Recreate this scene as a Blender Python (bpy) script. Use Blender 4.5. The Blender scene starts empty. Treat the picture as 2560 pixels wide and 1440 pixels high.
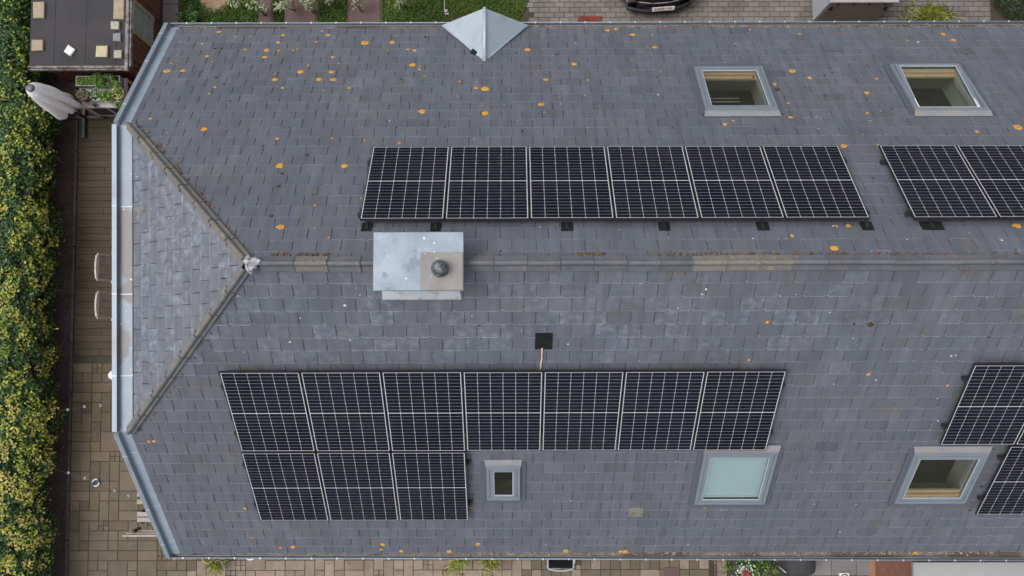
import bpy, math, random
import numpy as np
from mathutils import Vector, Matrix, Euler
from bpy_extras.object_utils import world_to_camera_view

SC = bpy.context.scene
COL = SC.collection
R = math.radians
RND = random.Random(11)

# ---------------------------------------------------------------- camera
cam_d = bpy.data.cameras.new('camera')
cam = bpy.data.objects.new('camera', cam_d)
COL.objects.link(cam)
cam.location = (0.0318, -1.1318, 13.3572)          # metres above the ridge, drone looking almost straight down
cam.rotation_euler = (0.059995755, -0.000356446, -0.002381529)
cam_d.sensor_width = 36.0
cam_d.lens = 2519.6055 / 2560 * 36.0
cam_d.clip_start = 0.1
cam_d.clip_end = 1500.0
SC.camera = cam
SC.render.resolution_x, SC.render.resolution_y = 1024, 576
SC.render.film_transparent = False

# ---------------------------------------------------------------- sky and sun (overcast)
world = bpy.data.worlds.new('World')
SC.world = world
world.use_nodes = True
wn, wl = world.node_tree.nodes, world.node_tree.links
wn.clear()
sky = wn.new('ShaderNodeTexSky')
sky.sky_type = 'NISHITA'
sky.sun_disc = False
sky.sun_elevation = R(66)
sky.sun_rotation = R(268)
sky.air_density = 1.0
sky.dust_density = 3.0
hs = wn.new('ShaderNodeHueSaturation')
hs.inputs['Saturation'].default_value = 0.42
bg = wn.new('ShaderNodeBackground')
bg.inputs['Strength'].default_value = 0.15
wo = wn.new('ShaderNodeOutputWorld')
wl.new(sky.outputs[0], hs.inputs['Color'])
wl.new(hs.outputs[0], bg.inputs['Color'])
wl.new(bg.outputs[0], wo.inputs[0])

sun_d = bpy.data.lights.new('sun', 'SUN')
sun_d.energy = 1.1
sun_d.angle = R(28)
sun_d.color = (1.0, 0.965, 0.92)
sun = bpy.data.objects.new('sun', sun_d)
COL.objects.link(sun)
# direction the sun stands in: elevation 66 deg, rotation 268 deg (clockwise from +Y)
_az, _el = R(268), R(66)
_sd = Vector((math.sin(_az) * math.cos(_el), math.cos(_az) * math.cos(_el), math.sin(_el)))
sun.rotation_euler = _sd.to_track_quat('Z', 'Y').to_euler()

SC.view_settings.view_transform = 'Standard'
SC.view_settings.look = 'None'
SC.view_settings.gamma = 1.0
SC.view_settings.use_curve_mapping = False
SC.view_settings.exposure = 0.68

# ================================================================ helpers
def tag(o, label=None, cat=None, group=None, kind=None):
    if label: o['label'] = label
    if cat: o['category'] = cat
    if group: o['group'] = group
    if kind: o['kind'] = kind
    return o

def empty(name, loc=(0, 0, 0), rot=(0, 0, 0), label=None, cat=None, group=None):
    o = bpy.data.objects.new(name, None)
    COL.objects.link(o)
    o.location = loc
    o.rotation_euler = rot
    return tag(o, label, cat, group)

class MB:
    """collects faces, then links them as one mesh object"""
    def __init__(self):
        self.v, self.f, self.t, self.m = [], [], [], []
    def poly(self, pts, tone=1.0, mi=0):
        n = len(self.v)
        self.v += [tuple(p) for p in pts]
        self.f.append(tuple(range(n, n + len(pts))))
        self.t += [tone] * len(pts)
        self.m.append(mi)
    def faces(self, pts, faces, tone=1.0, mi=0):
        n = len(self.v)
        self.v += [tuple(p) for p in pts]
        self.t += [tone] * len(pts)
        for f in faces:
            self.f.append(tuple(n + i for i in f))
            self.m.append(mi)
    def box(self, a, b, tone=1.0, mi=0, M=None, bev=0.0):
        x0, y0, z0 = a; x1, y1, z1 = b
        if x0 > x1: x0, x1 = x1, x0
        if y0 > y1: y0, y1 = y1, y0
        if z0 > z1: z0, z1 = z1, z0
        if bev > 0:
            e = min(bev, (x1 - x0) / 3, (y1 - y0) / 3, (z1 - z0) / 3)
            p = [(x0, y0, z0), (x1, y0, z0), (x1, y1, z0), (x0, y1, z0),
                 (x0, y0, z1 - e), (x1, y0, z1 - e), (x1, y1, z1 - e), (x0, y1, z1 - e),
                 (x0 + e, y0 + e, z1), (x1 - e, y0 + e, z1), (x1 - e, y1 - e, z1), (x0 + e, y1 - e, z1)]
            f = [(3, 2, 1, 0), (0, 1, 5, 4), (1, 2, 6, 5), (2, 3, 7, 6), (3, 0, 4, 7),
                 (4, 5, 9, 8), (5, 6, 10, 9), (6, 7, 11, 10), (7, 4, 8, 11), (8, 9, 10, 11)]
        else:
            p = [(x0, y0, z0), (x1, y0, z0), (x1, y1, z0), (x0, y1, z0), (x0, y0, z1), (x1, y0, z1), (x1, y1, z1), (x0, y1, z1)]
            f = [(3, 2, 1, 0), (4, 5, 6, 7), (0, 1, 5, 4), (1, 2, 6, 5), (2, 3, 7, 6), (3, 0, 4, 7)]
        if M is not None: p = [tuple(M @ Vector(q)) for q in p]
        self.faces(p, f, tone, mi)
    def prism(self, top, h, nrm, tone=1.0, mi=0):
        """top polygon (counter-clockwise seen from nrm) extruded down by h along -nrm"""
        n = len(top)
        nv = Vector(nrm)
        bot = [tuple(Vector(p) - nv * h) for p in top]
        f = [tuple(range(n))] + [(i, i + n, (i + 1) % n + n, (i + 1) % n) for i in range(n)]
        self.faces(list(top) + bot, f, tone, mi)
    def tube(self, pts, r, n=8, tone=1.0, mi=0, caps=True):
        pts = [Vector(p) for p in pts]
        rs = r if isinstance(r, (list, tuple)) else [r] * len(pts)
        base = len(self.v)
        for i, p in enumerate(pts):
            d = (pts[min(i + 1, len(pts) - 1)] - pts[max(i - 1, 0)])
            if d.length < 1e-9: d = Vector((0, 0, 1))
            d.normalize()
            a = d.cross(Vector((0, 0, 1)))
            if a.length < 1e-3: a = d.cross(Vector((1, 0, 0)))
            a.normalize(); b = a.cross(d)
            for k in range(n):
                w = 2 * math.pi * k / n
                self.v.append(tuple(p + (a * math.cos(w) + b * math.sin(w)) * rs[i]))
                self.t.append(tone)
        for i in range(len(pts) - 1):
            for k in range(n):
                q = base + i * n
                self.f.append((q + k, q + (k + 1) % n, q + n + (k + 1) % n, q + n + k)); self.m.append(mi)
        if caps:
            self.f.append(tuple(base + k for k in reversed(range(n)))); self.m.append(mi)
            q = base + (len(pts) - 1) * n
            self.f.append(tuple(q + k for k in range(n))); self.m.append(mi)
    def lathe(self, c, prof, n=20, tone=1.0, mi=0, closed=False):
        """prof: list of (radius, z) about a vertical axis through c"""
        base = len(self.v)
        for r_, z_ in prof:
            for k in range(n):
                w = 2 * math.pi * k / n
                self.v.append((c[0] + r_ * math.cos(w), c[1] + r_ * math.sin(w), c[2] + z_)); self.t.append(tone)
        for i in range(len(prof) - 1):
            for k in range(n):
                q = base + i * n
                self.f.append((q + k, q + (k + 1) % n, q + n + (k + 1) % n, q + n + k)); self.m.append(mi)
        if prof[-1][0] > 1e-4:
            q = base + (len(prof) - 1) * n
            self.f.append(tuple(q + k for k in range(n))); self.m.append(mi)
    def mesh(self, name, mats):
        me = bpy.data.meshes.new(name)
        me.from_pydata(self.v, [], self.f)
        for m in (mats if isinstance(mats, (list, tuple)) else [mats]): me.materials.append(m)
        if any(self.m): me.polygons.foreach_set('material_index', self.m)
        at = me.attributes.new('tone', 'FLOAT', 'POINT')
        at.data.foreach_set('value', np.array(self.t, dtype=np.float32))
        me.update()
        return me
    def build(self, name, mats, parent=None, smooth=False, **kw):
        me = self.mesh(name, mats)
        if smooth: me.polygons.foreach_set('use_smooth', [True] * len(me.polygons))
        o = bpy.data.objects.new(name, me)
        COL.objects.link(o)
        if parent is not None: o.parent = parent
        return tag(o, **kw)

def child_copy(src, parent):
    c = src.copy(); COL.objects.link(c); c.parent = parent
    for g in list(src.children): child_copy(g, c)
    return c

# ================================================================ materials
def mat(name, c1, c2=None, scale=3.0, rough=0.7, fine=0.12, fscale=60.0, bump=0.0, bscale=80.0, metal=0.0, spec=0.5,
        tone=0.0, rand=0.0, patch=None, pscale=2.0, plo=0.55, phi=0.7, wave=None, stretch=(1, 1, 1), coat=0.0, detail=5.0):
    """procedural surface: two colours mixed by noise, fine grain, optional stain colour in patches, per-piece tone"""
    m = bpy.data.materials.new(name)
    m.use_nodes = True
    nt = m.node_tree; N, L = nt.nodes, nt.links
    N.clear()
    out = N.new('ShaderNodeOutputMaterial'); b = N.new('ShaderNodeBsdfPrincipled')
    L.new(b.outputs[0], out.inputs[0])
    g = N.new('ShaderNodeNewGeometry')
    mp = N.new('ShaderNodeMapping'); mp.inputs['Scale'].default_value = stretch
    L.new(g.outputs['Position'], mp.inputs[0])
    P = mp.outputs[0]
    def noise(s, d=5.0, off=0.0):
        n = N.new('ShaderNodeTexNoise'); n.inputs['Scale'].default_value = s; n.inputs['Detail'].default_value = d
        L.new(P, n.inputs['Vector']); return n.outputs['Fac']
    def rgb(c):
        n = N.new('ShaderNodeRGB'); n.outputs[0].default_value = (*c, 1); return n.outputs[0]
    def mix(f, a, c, mode='MIX'):
        n = N.new('ShaderNodeMix'); n.data_type = 'RGBA'; n.blend_type = mode
        if isinstance(f, float): n.inputs[0].default_value = f
        else: L.new(f, n.inputs[0])
        L.new(a, n.inputs[6]); L.new(c, n.inputs[7]); return n.outputs[2]
    def rng(f, a, c, d=0.0, e=1.0):
        n = N.new('ShaderNodeMapRange'); n.inputs[1].default_value = a; n.inputs[2].default_value = c
        n.inputs[3].default_value = d; n.inputs[4].default_value = e; L.new(f, n.inputs[0]); return n.outputs[0]
    col = rgb(c1)
    if c2 is not None: col = mix(rng(noise(scale, detail), 0.35, 0.65), col, rgb(c2))
    if patch is not None:
        col = mix(rng(noise(pscale, 6.0), plo, phi), col, rgb(patch))
    if fine:
        v = rng(noise(fscale, 4.0), 0.25, 0.75, 1 - fine, 1 + fine)
        cb = N.new('ShaderNodeCombineColor')
        for i in range(3): L.new(v, cb.inputs[i])
        col = mix(1.0, col, cb.outputs[0], 'MULTIPLY')
    def mul(col, f):
        cb = N.new('ShaderNodeCombineColor')
        for i in range(3): L.new(f, cb.inputs[i])
        return mix(1.0, col, cb.outputs[0], 'MULTIPLY')
    if tone:
        a = N.new('ShaderNodeAttribute'); a.attribute_name = 'tone'
        col = mul(col, rng(a.outputs['Fac'], 0.0, 2.0, 1 - tone, 1 + tone))
    if rand:
        oi = N.new('ShaderNodeObjectInfo')
        col = mul(col, rng(oi.outputs['Random'], 0.0, 1.0, 1 - rand, 1 + rand))
    L.new(col, b.inputs['Base Color'])
    b.inputs['Roughness'].default_value = rough
    b.inputs['Metallic'].default_value = metal
    b.inputs['Specular IOR Level'].default_value = spec
    b.inputs['Coat Weight'].default_value = coat
    if bump:
        bn = N.new('ShaderNodeBump'); bn.inputs['Strength'].default_value = bump; bn.inputs['Distance'].default_value = 0.01
        L.new(noise(bscale, 4.0), bn.inputs['Height']); L.new(bn.outputs[0], b.inputs['Normal'])
    return m

def ramp_mat(name, stops, rough=0.5, spec=0.4, nscale=0.0, namp=0.0, trans=0.0):
    """leaf or lichen colour picked by the tone attribute"""
    m = bpy.data.materials.new(name); m.use_nodes = True
    nt = m.node_tree; N, L = nt.nodes, nt.links
    b = N['Principled BSDF']
    a = N.new('ShaderNodeAttribute'); a.attribute_name = 'tone'
    f = a.outputs['Fac']
    if namp:
        g = N.new('ShaderNodeNewGeometry'); n = N.new('ShaderNodeTexNoise'); n.inputs['Scale'].default_value = nscale
        L.new(g.outputs['Position'], n.inputs['Vector'])
        mr = N.new('ShaderNodeMapRange'); mr.inputs[1].default_value = 0.3; mr.inputs[2].default_value = 0.7
        mr.inputs[3].default_value = -namp; mr.inputs[4].default_value = namp
        L.new(n.outputs['Fac'], mr.inputs[0])
        ad = N.new('ShaderNodeMath'); L.new(f, ad.inputs[0]); L.new(mr.outputs[0], ad.inputs[1]); f = ad.outputs[0]
    r = N.new('ShaderNodeValToRGB')
    el = r.color_ramp.elements
    while len(el) < len(stops): el.new(0.5)
    for e, (p, c) in zip(el, stops): e.position = p; e.color = (*c, 1)
    L.new(f, r.inputs[0]); L.new(r.outputs[0], b.inputs['Base Color'])
    b.inputs['Roughness'].default_value = rough
    b.inputs['Specular IOR Level'].default_value = spec
    if trans:
        t = N.new('ShaderNodeBsdfTranslucent'); mx = N.new('ShaderNodeMixShader'); mx.inputs[0].default_value = trans
        L.new(r.outputs[0], t.inputs[0]); L.new(b.outputs[0], mx.inputs[1]); L.new(t.outputs[0], mx.inputs[2])
        L.new(mx.outputs[0], N['Material Output'].inputs[0])
    return m

def glass_mat(name, tint, refl=0.12, rough=0.0):
    m = bpy.data.materials.new(name); m.use_nodes = True
    N, L = m.node_tree.nodes, m.node_tree.links
    N.clear()
    o = N.new('ShaderNodeOutputMaterial'); t = N.new('ShaderNodeBsdfTransparent'); g = N.new('ShaderNodeBsdfGlossy')
    t.inputs[0].default_value = (*tint, 1); g.inputs['Roughness'].default_value = rough
    lw = N.new('ShaderNodeLayerWeight'); lw.inputs[0].default_value = 0.35
    mr = N.new('ShaderNodeMapRange'); mr.inputs[3].default_value = refl; mr.inputs[4].default_value = 0.9
    L.new(lw.outputs['Fresnel'], mr.inputs[0])
    mx = N.new('ShaderNodeMixShader')
    L.new(mr.outputs[0], mx.inputs[0]); L.new(t.outputs[0], mx.inputs[1]); L.new(g.outputs[0], mx.inputs[2])
    L.new(mx.outputs[0], o.inputs[0])
    return m

def slate_mat():
    """fibre cement slate: piece tone, silvery bloom, brown-green dirt, fine grain"""
    m = bpy.data.materials.new('slate'); m.use_nodes = True
    nt = m.node_tree; N, L = nt.nodes, nt.links
    b = N['Principled BSDF']
    g = N.new('ShaderNodeNewGeometry')
    def noise(s, d=5.0, st=(1, 1, 1), ro=0.5):
        mp = N.new('ShaderNodeMapping'); mp.inputs['Scale'].default_value = st; L.new(g.outputs['Position'], mp.inputs[0])
        n = N.new('ShaderNodeTexNoise'); n.inputs['Scale'].default_value = s; n.inputs['Detail'].default_value = d
        n.inputs['Roughness'].default_value = ro
        L.new(mp.outputs[0], n.inputs['Vector']); return n.outputs['Fac']
    def rng(f, a, c, d=0.0, e=1.0):
        n = N.new('ShaderNodeMapRange'); n.inputs[1].default_value = a; n.inputs[2].default_value = c
        n.inputs[3].default_value = d; n.inputs[4].default_value = e; L.new(f, n.inputs[0]); return n.outputs[0]
    def mth(op, a, c):
        n = N.new('ShaderNodeMath'); n.operation = op
        for i, q in enumerate((a, c)):
            if isinstance(q, float): n.inputs[i].default_value = q
            else: L.new(q, n.inputs[i])
        return n.outputs[0]
    def mix(f, a, c):
        n = N.new('ShaderNodeMix'); n.data_type = 'RGBA'
        L.new(f, n.inputs[0])
        for i, q in ((6, a), (7, c)):
            if isinstance(q, tuple): n.inputs[i].default_value = (*q, 1)
            else: L.new(q, n.inputs[i])
        return n.outputs[2]
    att = N.new('ShaderNodeAttribute'); att.attribute_name = 'tone'
    hue = N.new('ShaderNodeAttribute'); hue.attribute_name = 'hue'
    blm = N.new('ShaderNodeAttribute'); blm.attribute_name = 'bloom'
    col = mix(hue.outputs['Fac'], (0.088, 0.098, 0.121), (0.102, 0.106, 0.124))
    # broad weathering
    col = mix(rng(noise(0.55, 4.0), 0.42, 0.68, 0.0, 0.4), col, (0.110, 0.108, 0.113))
    # brown-green dirt, more where the upper slope faces away (north side) and near ridge
    d1 = mth('MULTIPLY', rng(noise(2.6, 6.0), 0.55, 0.72), rng(noise(0.8, 3.0), 0.45, 0.62))
    col = mix(mth('MULTIPLY', d1, 0.75), col, (0.105, 0.092, 0.066))
    d2 = rng(noise(5.5, 5.0, (1, 1, 1), 0.65), 0.6, 0.74)
    col = mix(mth('MULTIPLY', d2, 0.5), col, (0.062, 0.060, 0.060))
    d3 = rng(noise(16.0, 6.0, (1, 1, 1), 0.7), 0.60, 0.76)
    col = mix(mth('MULTIPLY', d3, 0.22), col, (0.20, 0.215, 0.235))
    d4 = rng(noise(1.3, 5.0), 0.35, 0.65)
    col = mix(mth('MULTIPLY', d4, 0.35), col, (0.080, 0.084, 0.098))
    # silvery bloom on some slates
    bl = mth('MULTIPLY', rng(noise(9.0, 6.0, (1, 1, 1), 0.62), 0.45, 0.85, 0.0, 0.75), blm.outputs['Fac'])
    col = mix(bl, col, (0.27, 0.31, 0.37))
    # streaks running down
    stq = rng(noise(9.0, 3.0, (1, 0.12, 0.12)), 0.35, 0.7, 0.87, 1.10)
    fin = rng(noise(110.0, 4.0), 0.25, 0.75, 0.9, 1.1)
    k = mth('MULTIPLY', mth('MULTIPLY', stq, fin), rng(att.outputs['Fac'], 0.0, 2.0, 0.0, 2.0))
    cb = N.new('ShaderNodeCombineColor')
    for i in range(3): L.new(k, cb.inputs[i])
    mm = N.new('ShaderNodeMix'); mm.data_type = 'RGBA'; mm.blend_type = 'MULTIPLY'; mm.inputs[0].default_value = 1.0
    L.new(col, mm.inputs[6]); L.new(cb.outputs[0], mm.inputs[7])
    L.new(mm.outputs[2], b.inputs['Base Color'])
    L.new(rng(noise(3.0), 0.3, 0.7, 0.5, 0.68), b.inputs['Roughness'])
    b.inputs['Specular IOR Level'].default_value = 0.35
    bp = N.new('ShaderNodeBump'); bp.inputs['Strength'].default_value = 0.25; bp.inputs['Distance'].default_value = 0.004
    L.new(noise(140.0, 3.0), bp.inputs['Height']); L.new(bp.outputs[0], b.inputs['Normal'])
    return m

M = {}
M['slate'] = slate_mat()
M['under'] = mat('roof_underlay', (0.03, 0.03, 0.032), rough=0.9)
M['zinc'] = mat('zinc', (0.265, 0.315, 0.375), (0.305, 0.355, 0.41), 1.6, 0.42, 0.05, 40, 0.05, 20, metal=0.25, spec=0.4,
                patch=(0.26, 0.275, 0.30), pscale=3.0, plo=0.58, phi=0.75)
M['zinc_light'] = mat('zinc_dormer', (0.345, 0.395, 0.445), (0.38, 0.43, 0.475), 1.3, 0.4, 0.05, 40, 0.05, 20, metal=0.2, patch=(0.31, 0.35, 0.39), pscale=2.2)
M['zinc_rim'] = mat('zinc_rim', (0.225, 0.258, 0.292), (0.20, 0.23, 0.265), 2, 0.5, 0.10, 40, metal=0.2, patch=(0.185, 0.20, 0.215), pscale=3.5, plo=0.56, phi=0.72)
M['zinc_dirty'] = mat('zinc_dirty', (0.212, 0.245, 0.285), (0.188, 0.22, 0.262), 2.0, 0.55, 0.10, 40, metal=0.2,
                      patch=(0.165, 0.155, 0.15), pscale=0.9, plo=0.53, phi=0.57)
M['zinc_cap'] = mat('zinc_cap', (0.15, 0.188, 0.228), (0.21, 0.25, 0.288), 3.5, 0.45, 0.07, 30, metal=0.2,
                    patch=(0.118, 0.148, 0.182), pscale=4.5, plo=0.60, phi=0.66)
M['zinc_rib'] = mat('zinc_seam', (0.38, 0.43, 0.47), (0.31, 0.36, 0.40), 14, 0.5, 0.1, 60, metal=0.15)
M['concrete'] = mat('concrete', (0.225, 0.215, 0.195), (0.19, 0.18, 0.165), 5, 0.85, 0.16, 90, 0.3, 60, patch=(0.17, 0.155, 0.14), pscale=9, plo=0.62, phi=0.74)
M['ridge'] = mat('ridge_tile', (0.078, 0.084, 0.098), (0.105, 0.104, 0.106), 6, 0.7, 0.15, 80, 0.3, 70,
                 patch=(0.15, 0.135, 0.105), pscale=7, plo=0.62, phi=0.76, tone=0.5)
M['ridge_old'] = mat('ridge_tile_weathered', (0.155, 0.142, 0.118), (0.12, 0.115, 0.11), 9, 0.85, 0.25, 60, 0.6, 50,
                     patch=(0.21, 0.185, 0.13), pscale=9, plo=0.57, phi=0.70, tone=0.5)
M['hip_grey'] = mat('hip_tile_grey', (0.135, 0.128, 0.118), (0.105, 0.108, 0.115), 4.5, 0.85, 0.22, 60, 0.6, 50,
               patch=(0.20, 0.185, 0.155), pscale=6, plo=0.57, phi=0.74, tone=0.3)
M['hip'] = mat('hip_tile', (0.15, 0.133, 0.105), (0.105, 0.105, 0.108), 3.2, 0.85, 0.22, 60, 0.6, 50,
               patch=(0.235, 0.19, 0.095), pscale=4.5, plo=0.60, phi=0.76, tone=0.3)
M['mortar'] = mat('mortar', (0.46, 0.46, 0.455), (0.10, 0.10, 0.11), 22, 0.9, 0.2, 90, 0.6, 60)
M['lichen'] = ramp_mat('lichen', [(0.0, (0.27, 0.16, 0.055)), (0.45, (0.54, 0.25, 0.022)), (1.0, (0.56, 0.33, 0.10))], 0.9, 0.1, 70, 0.25)
M['moss'] = mat('moss', (0.035, 0.026, 0.018), (0.06, 0.035, 0.02), 30, 0.95, 0.3, 90, 0.6, 90)
M['rustmoss'] = mat('rust_moss', (0.075, 0.042, 0.024), (0.17, 0.10, 0.055), 9, 0.95, 0.3, 90, 0.6, 90)
M['dropping'] = mat('dropping', (0.60, 0.59, 0.56), (0.42, 0.41, 0.38), 40, 0.8, 0.1)
M['silt_and_shade'] = mat('gutter_silt_and_shade', (0.10, 0.085, 0.075), (0.17, 0.15, 0.13), 9, 0.95, 0.3, 60, 0.6, 60, patch=(0.075, 0.056, 0.045), pscale=1.3, plo=0.48, phi=0.56)
M['litter'] = mat('gutter_litter', (0.13, 0.088, 0.065), (0.27, 0.21, 0.16), 20, 0.9, 0.25, tone=0.6)
M['alu'] = mat('grey_aluminium', (0.165, 0.19, 0.222), (0.185, 0.21, 0.242), 3, 0.42, 0.05, 40, metal=0.2)
M['alu_dark'] = mat('dark_aluminium', (0.09, 0.10, 0.12), rough=0.45, metal=0.2)
M['alu_light'] = mat('light_aluminium', (0.40, 0.44, 0.47), rough=0.4, metal=0.2)
M['lead'] = mat('lead_flashing', (0.165, 0.17, 0.185), (0.20, 0.20, 0.21), 4, 0.6, 0.12, 50, 0.2, 30, patch=(0.21, 0.185, 0.16), pscale=3, plo=0.55, phi=0.7)
M['pine'] = mat('pine_wood', (0.88, 0.66, 0.42), (0.80, 0.56, 0.33), 6, 0.5, 0.12, 30, stretch=(0.3, 3, 3))
M['reveal'] = mat('plaster_reveal', (0.74, 0.77, 0.70), rough=0.8, fine=0.04)
M['room'] = mat('room_wall', (0.22, 0.33, 0.30), rough=0.9)
M['roomfloor'] = mat('room_floor', (0.12, 0.19, 0.17), (0.07, 0.12, 0.105), 3, 0.7)
M['blind'] = mat('blind_fabric', (0.66, 0.735, 0.735), (0.69, 0.755, 0.755), 2.0, 0.8, 0.03, 60)
M['glass'] = glass_mat('window_glass', (0.92, 0.97, 0.945), 0.13)
M['glass_blind'] = glass_mat('blind_window_glass', (0.86, 0.95, 0.94), 0.03)
M['brick'] = mat('house_brick', (0.26, 0.12, 0.08), (0.20, 0.09, 0.06), 6, 0.85, 0.2, 40, 0.3)
M['frame'] = mat('panel_frame', (0.010, 0.010, 0.011), rough=0.6, fine=0.05)
M['sheet'] = mat('panel_backsheet', (0.47, 0.47, 0.48), rough=0.45, fine=0.03)
M['cell'] = mat('panel_cell', (0.0062, 0.0070, 0.0155), (0.0095, 0.0098, 0.018), 1.1, 0.26, 0.06, 12, spec=0.16, tone=0.2, rand=0.12)  # random tone per panel stands in for differing sky reflections
M['rail'] = mat('rail_metal', (0.035, 0.035, 0.037), rough=0.5, metal=0.3)
M['pad'] = mat('flashing_pad', (0.010, 0.011, 0.012), (0.016, 0.017, 0.018), 8, 0.9, 0.2, 60, 0.3, spec=0.12)
M['copper'] = mat('copper_pipe', (0.45, 0.22, 0.14), (0.62, 0.52, 0.46), 6, 0.45, 0.1)
LICHEN_BACK = [(-5.84, 5.086, 0.052), (-5.57, 5.098, 0.04), (-5.25, 6.496, 0.035), (-4.916, 6.312, 0.023), (-4.65, 5.838, 0.035), (-5.266, 5.597, 0.035), (-5.462, 6.061, 0.023), (-5.858, 6.107, 0.023), (-5.737, 5.444, 0.017), (-5.834, 5.361, 0.023), (-5.129, 5.385, 0.017), (-4.898, 4.551, 0.029), (-4.952, 4.346, 0.023), (-5.718, 3.575, 0.029), (-4.794, 3.268, 0.046), (-5.8, 5.642, 0.011), (-5.386, 6.39, 0.011), (-4.66, 6.326, 0.017), (-4.07, 6.368, 0.035), (-3.392, 6.518, 0.029), (-3.263, 6.365, 0.046), (-4.117, 6.099, 0.04), (-2.569, 6.077, 0.063), (-2.079, 6.09, 0.052), (-2.035, 6.329, 0.023), (-3.442, 6.111, 0.029), (-4.267, 5.822, 0.057), (-3.729, 5.848, 0.023), (-3.8, 5.805, 0.017), (-4.058, 5.792, 0.023), (-4.255, 5.564, 0.04), (-3.077, 5.559, 0.029), (-1.781, 5.825, 0.029), (-1.659, 5.795, 0.035), (-2.131, 5.797, 0.017), (-3.452, 5.267, 0.023), (-1.665, 5.286, 0.052), (-1.531, 5.135, 0.029), (-1.537, 5.231, 0.017), (-3.555, 5.048, 0.063), (-3.024, 5.046, 0.052), (-3.947, 4.796, 0.046), (-3.199, 4.792, 0.046), (-2.963, 4.791, 0.052), (-2.661, 4.515, 0.029), (-3.773, 4.52, 0.029), (-3.081, 4.427, 0.017), (-0.551, 4.506, 0.035), (-0.397, 4.479, 0.069), (-0.831, 4.716, 0.023), (-1.401, 3.772, 0.063), (-0.384, 3.72, 0.063), (-3.596, 2.99, 0.029), (-2.747, 2.997, 0.017), (-1.693, 2.859, 0.023), (-2.237, 2.928, 0.017), (-2.463, 2.249, 0.052), (-1.434, 4.904, 0.017), (-2.938, 5.334, 0.017), (1.785, 6.524, 0.04), (1.941, 6.569, 0.04), (2.227, 6.354, 0.052), (2.571, 6.337, 0.017), (1.182, 6.045, 0.023), (0.325, 5.815, 0.046), (2.571, 5.877, 0.046), (2.43, 5.878, 0.017), (1.117, 5.301, 0.046), (0.621, 4.775, 0.046), (0.521, 3.984, 0.052), (1.327, 4.759, 0.023), (1.685, 5.722, 0.011), (2.581, 5.021, 0.017), (3.407, 3.372, 0.035), (3.557, 3.477, 0.023), (4.371, 6.542, 0.023), (4.021, 6.017, 0.023), (0.84, 3.995, 0.017), (0.561, 3.74, 0.017), (5.234, 6.37, 0.029), (7.814, 6.343, 0.046), (7.926, 6.117, 0.046), (7.096, 6.106, 0.017), (4.824, 5.038, 0.057), (5.066, 4.809, 0.046), (4.384, 4.838, 0.029), (4.414, 4.614, 0.046), (6.184, 4.777, 0.029), (5.899, 4.311, 0.04), (4.536, 4.004, 0.023), (5.748, 3.694, 0.023), (4.49, 3.568, 0.035), (8.0, 3.272, 0.069), (7.316, 3.148, 0.029), (4.11, 2.935, 0.011), (-3.429, 2.263, 0.063), (-2.122, 1.436, 0.017), (-2.764, 1.267, 0.023), (-3.169, 0.771, 0.057), (-2.694, 0.742, 0.017), (-2.467, 0.538, 0.017), (5.13, 2.754, 0.052), (5.666, 2.785, 0.017), (4.537, 0.769, 0.023), (4.704, 0.768, 0.035), (4.386, 0.28, 0.052), (7.037, 0.751, 0.063), (3.876, 0.55, 0.029)]
LICHEN_FRONT = [(-5.658, 3.627, 0.023), (-5.574, 3.618, 0.029), (-4.456, 5.368, 0.029), (-4.488, 6.221, 0.023), (-4.04, 6.512, 0.029), (-3.818, 6.488, 0.04), (-2.234, 6.434, 0.046), (-2.275, 6.58, 0.029), (-1.926, 6.631, 0.04), (-0.566, 6.429, 0.046), (-1.079, 6.647, 0.052), (-0.662, 5.372, 0.023), (-1.329, 5.893, 0.017), (0.983, 6.643, 0.046), (1.952, 6.66, 0.035), (2.037, 6.66, 0.04), (0.619, 6.435, 0.017), (7.172, 6.719, 0.04), (3.611, 1.083, 0.029), (3.469, 1.834, 0.029), (5.275, 2.142, 0.029), (6.504, 2.387, 0.023)]
MOSS_BACK = [(-4.95, 4.853, 0.04), (-1.507, 6.281, 0.029), (-4.777, 4.641, 0.017), (-5.107, 4.591, 0.017), (-3.067, 2.527, 0.04), (-3.37, 2.056, 0.029), (-3.36, 1.724, 0.04), (-3.34, 1.017, 0.035), (0.202, 3.189, 0.029), (0.826, 5.64, 0.023), (-1.823, 4.773, 0.023), (2.567, 3.271, 0.029), (3.111, 3.645, 0.029), (3.232, 3.68, 0.04), (4.452, 4.433, 0.052), (5.193, 4.226, 0.023), (5.852, 4.11, 0.017), (5.344, 4.901, 0.017), (6.522, 5.236, 0.023), (6.595, 3.738, 0.035), (7.279, 3.687, 0.029), (5.356, 1.909, 0.017), (-5.193, 5.869, 0.023), (-5.076, 5.883, 0.023), (0.127, 5.686, 0.017), (4.919, 4.508, 0.017), (5.485, 4.981, 0.017), (-4.559, 4.105, 0.017)]
MOSS_FRONT = [(5.066, 1.126, 0.052), (6.794, 1.375, 0.023), (4.833, 1.11, 0.023), (6.192, 4.642, 0.035), (7.759, 5.463, 0.035), (7.667, 4.806, 0.029), (7.756, 4.817, 0.035)]
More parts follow.
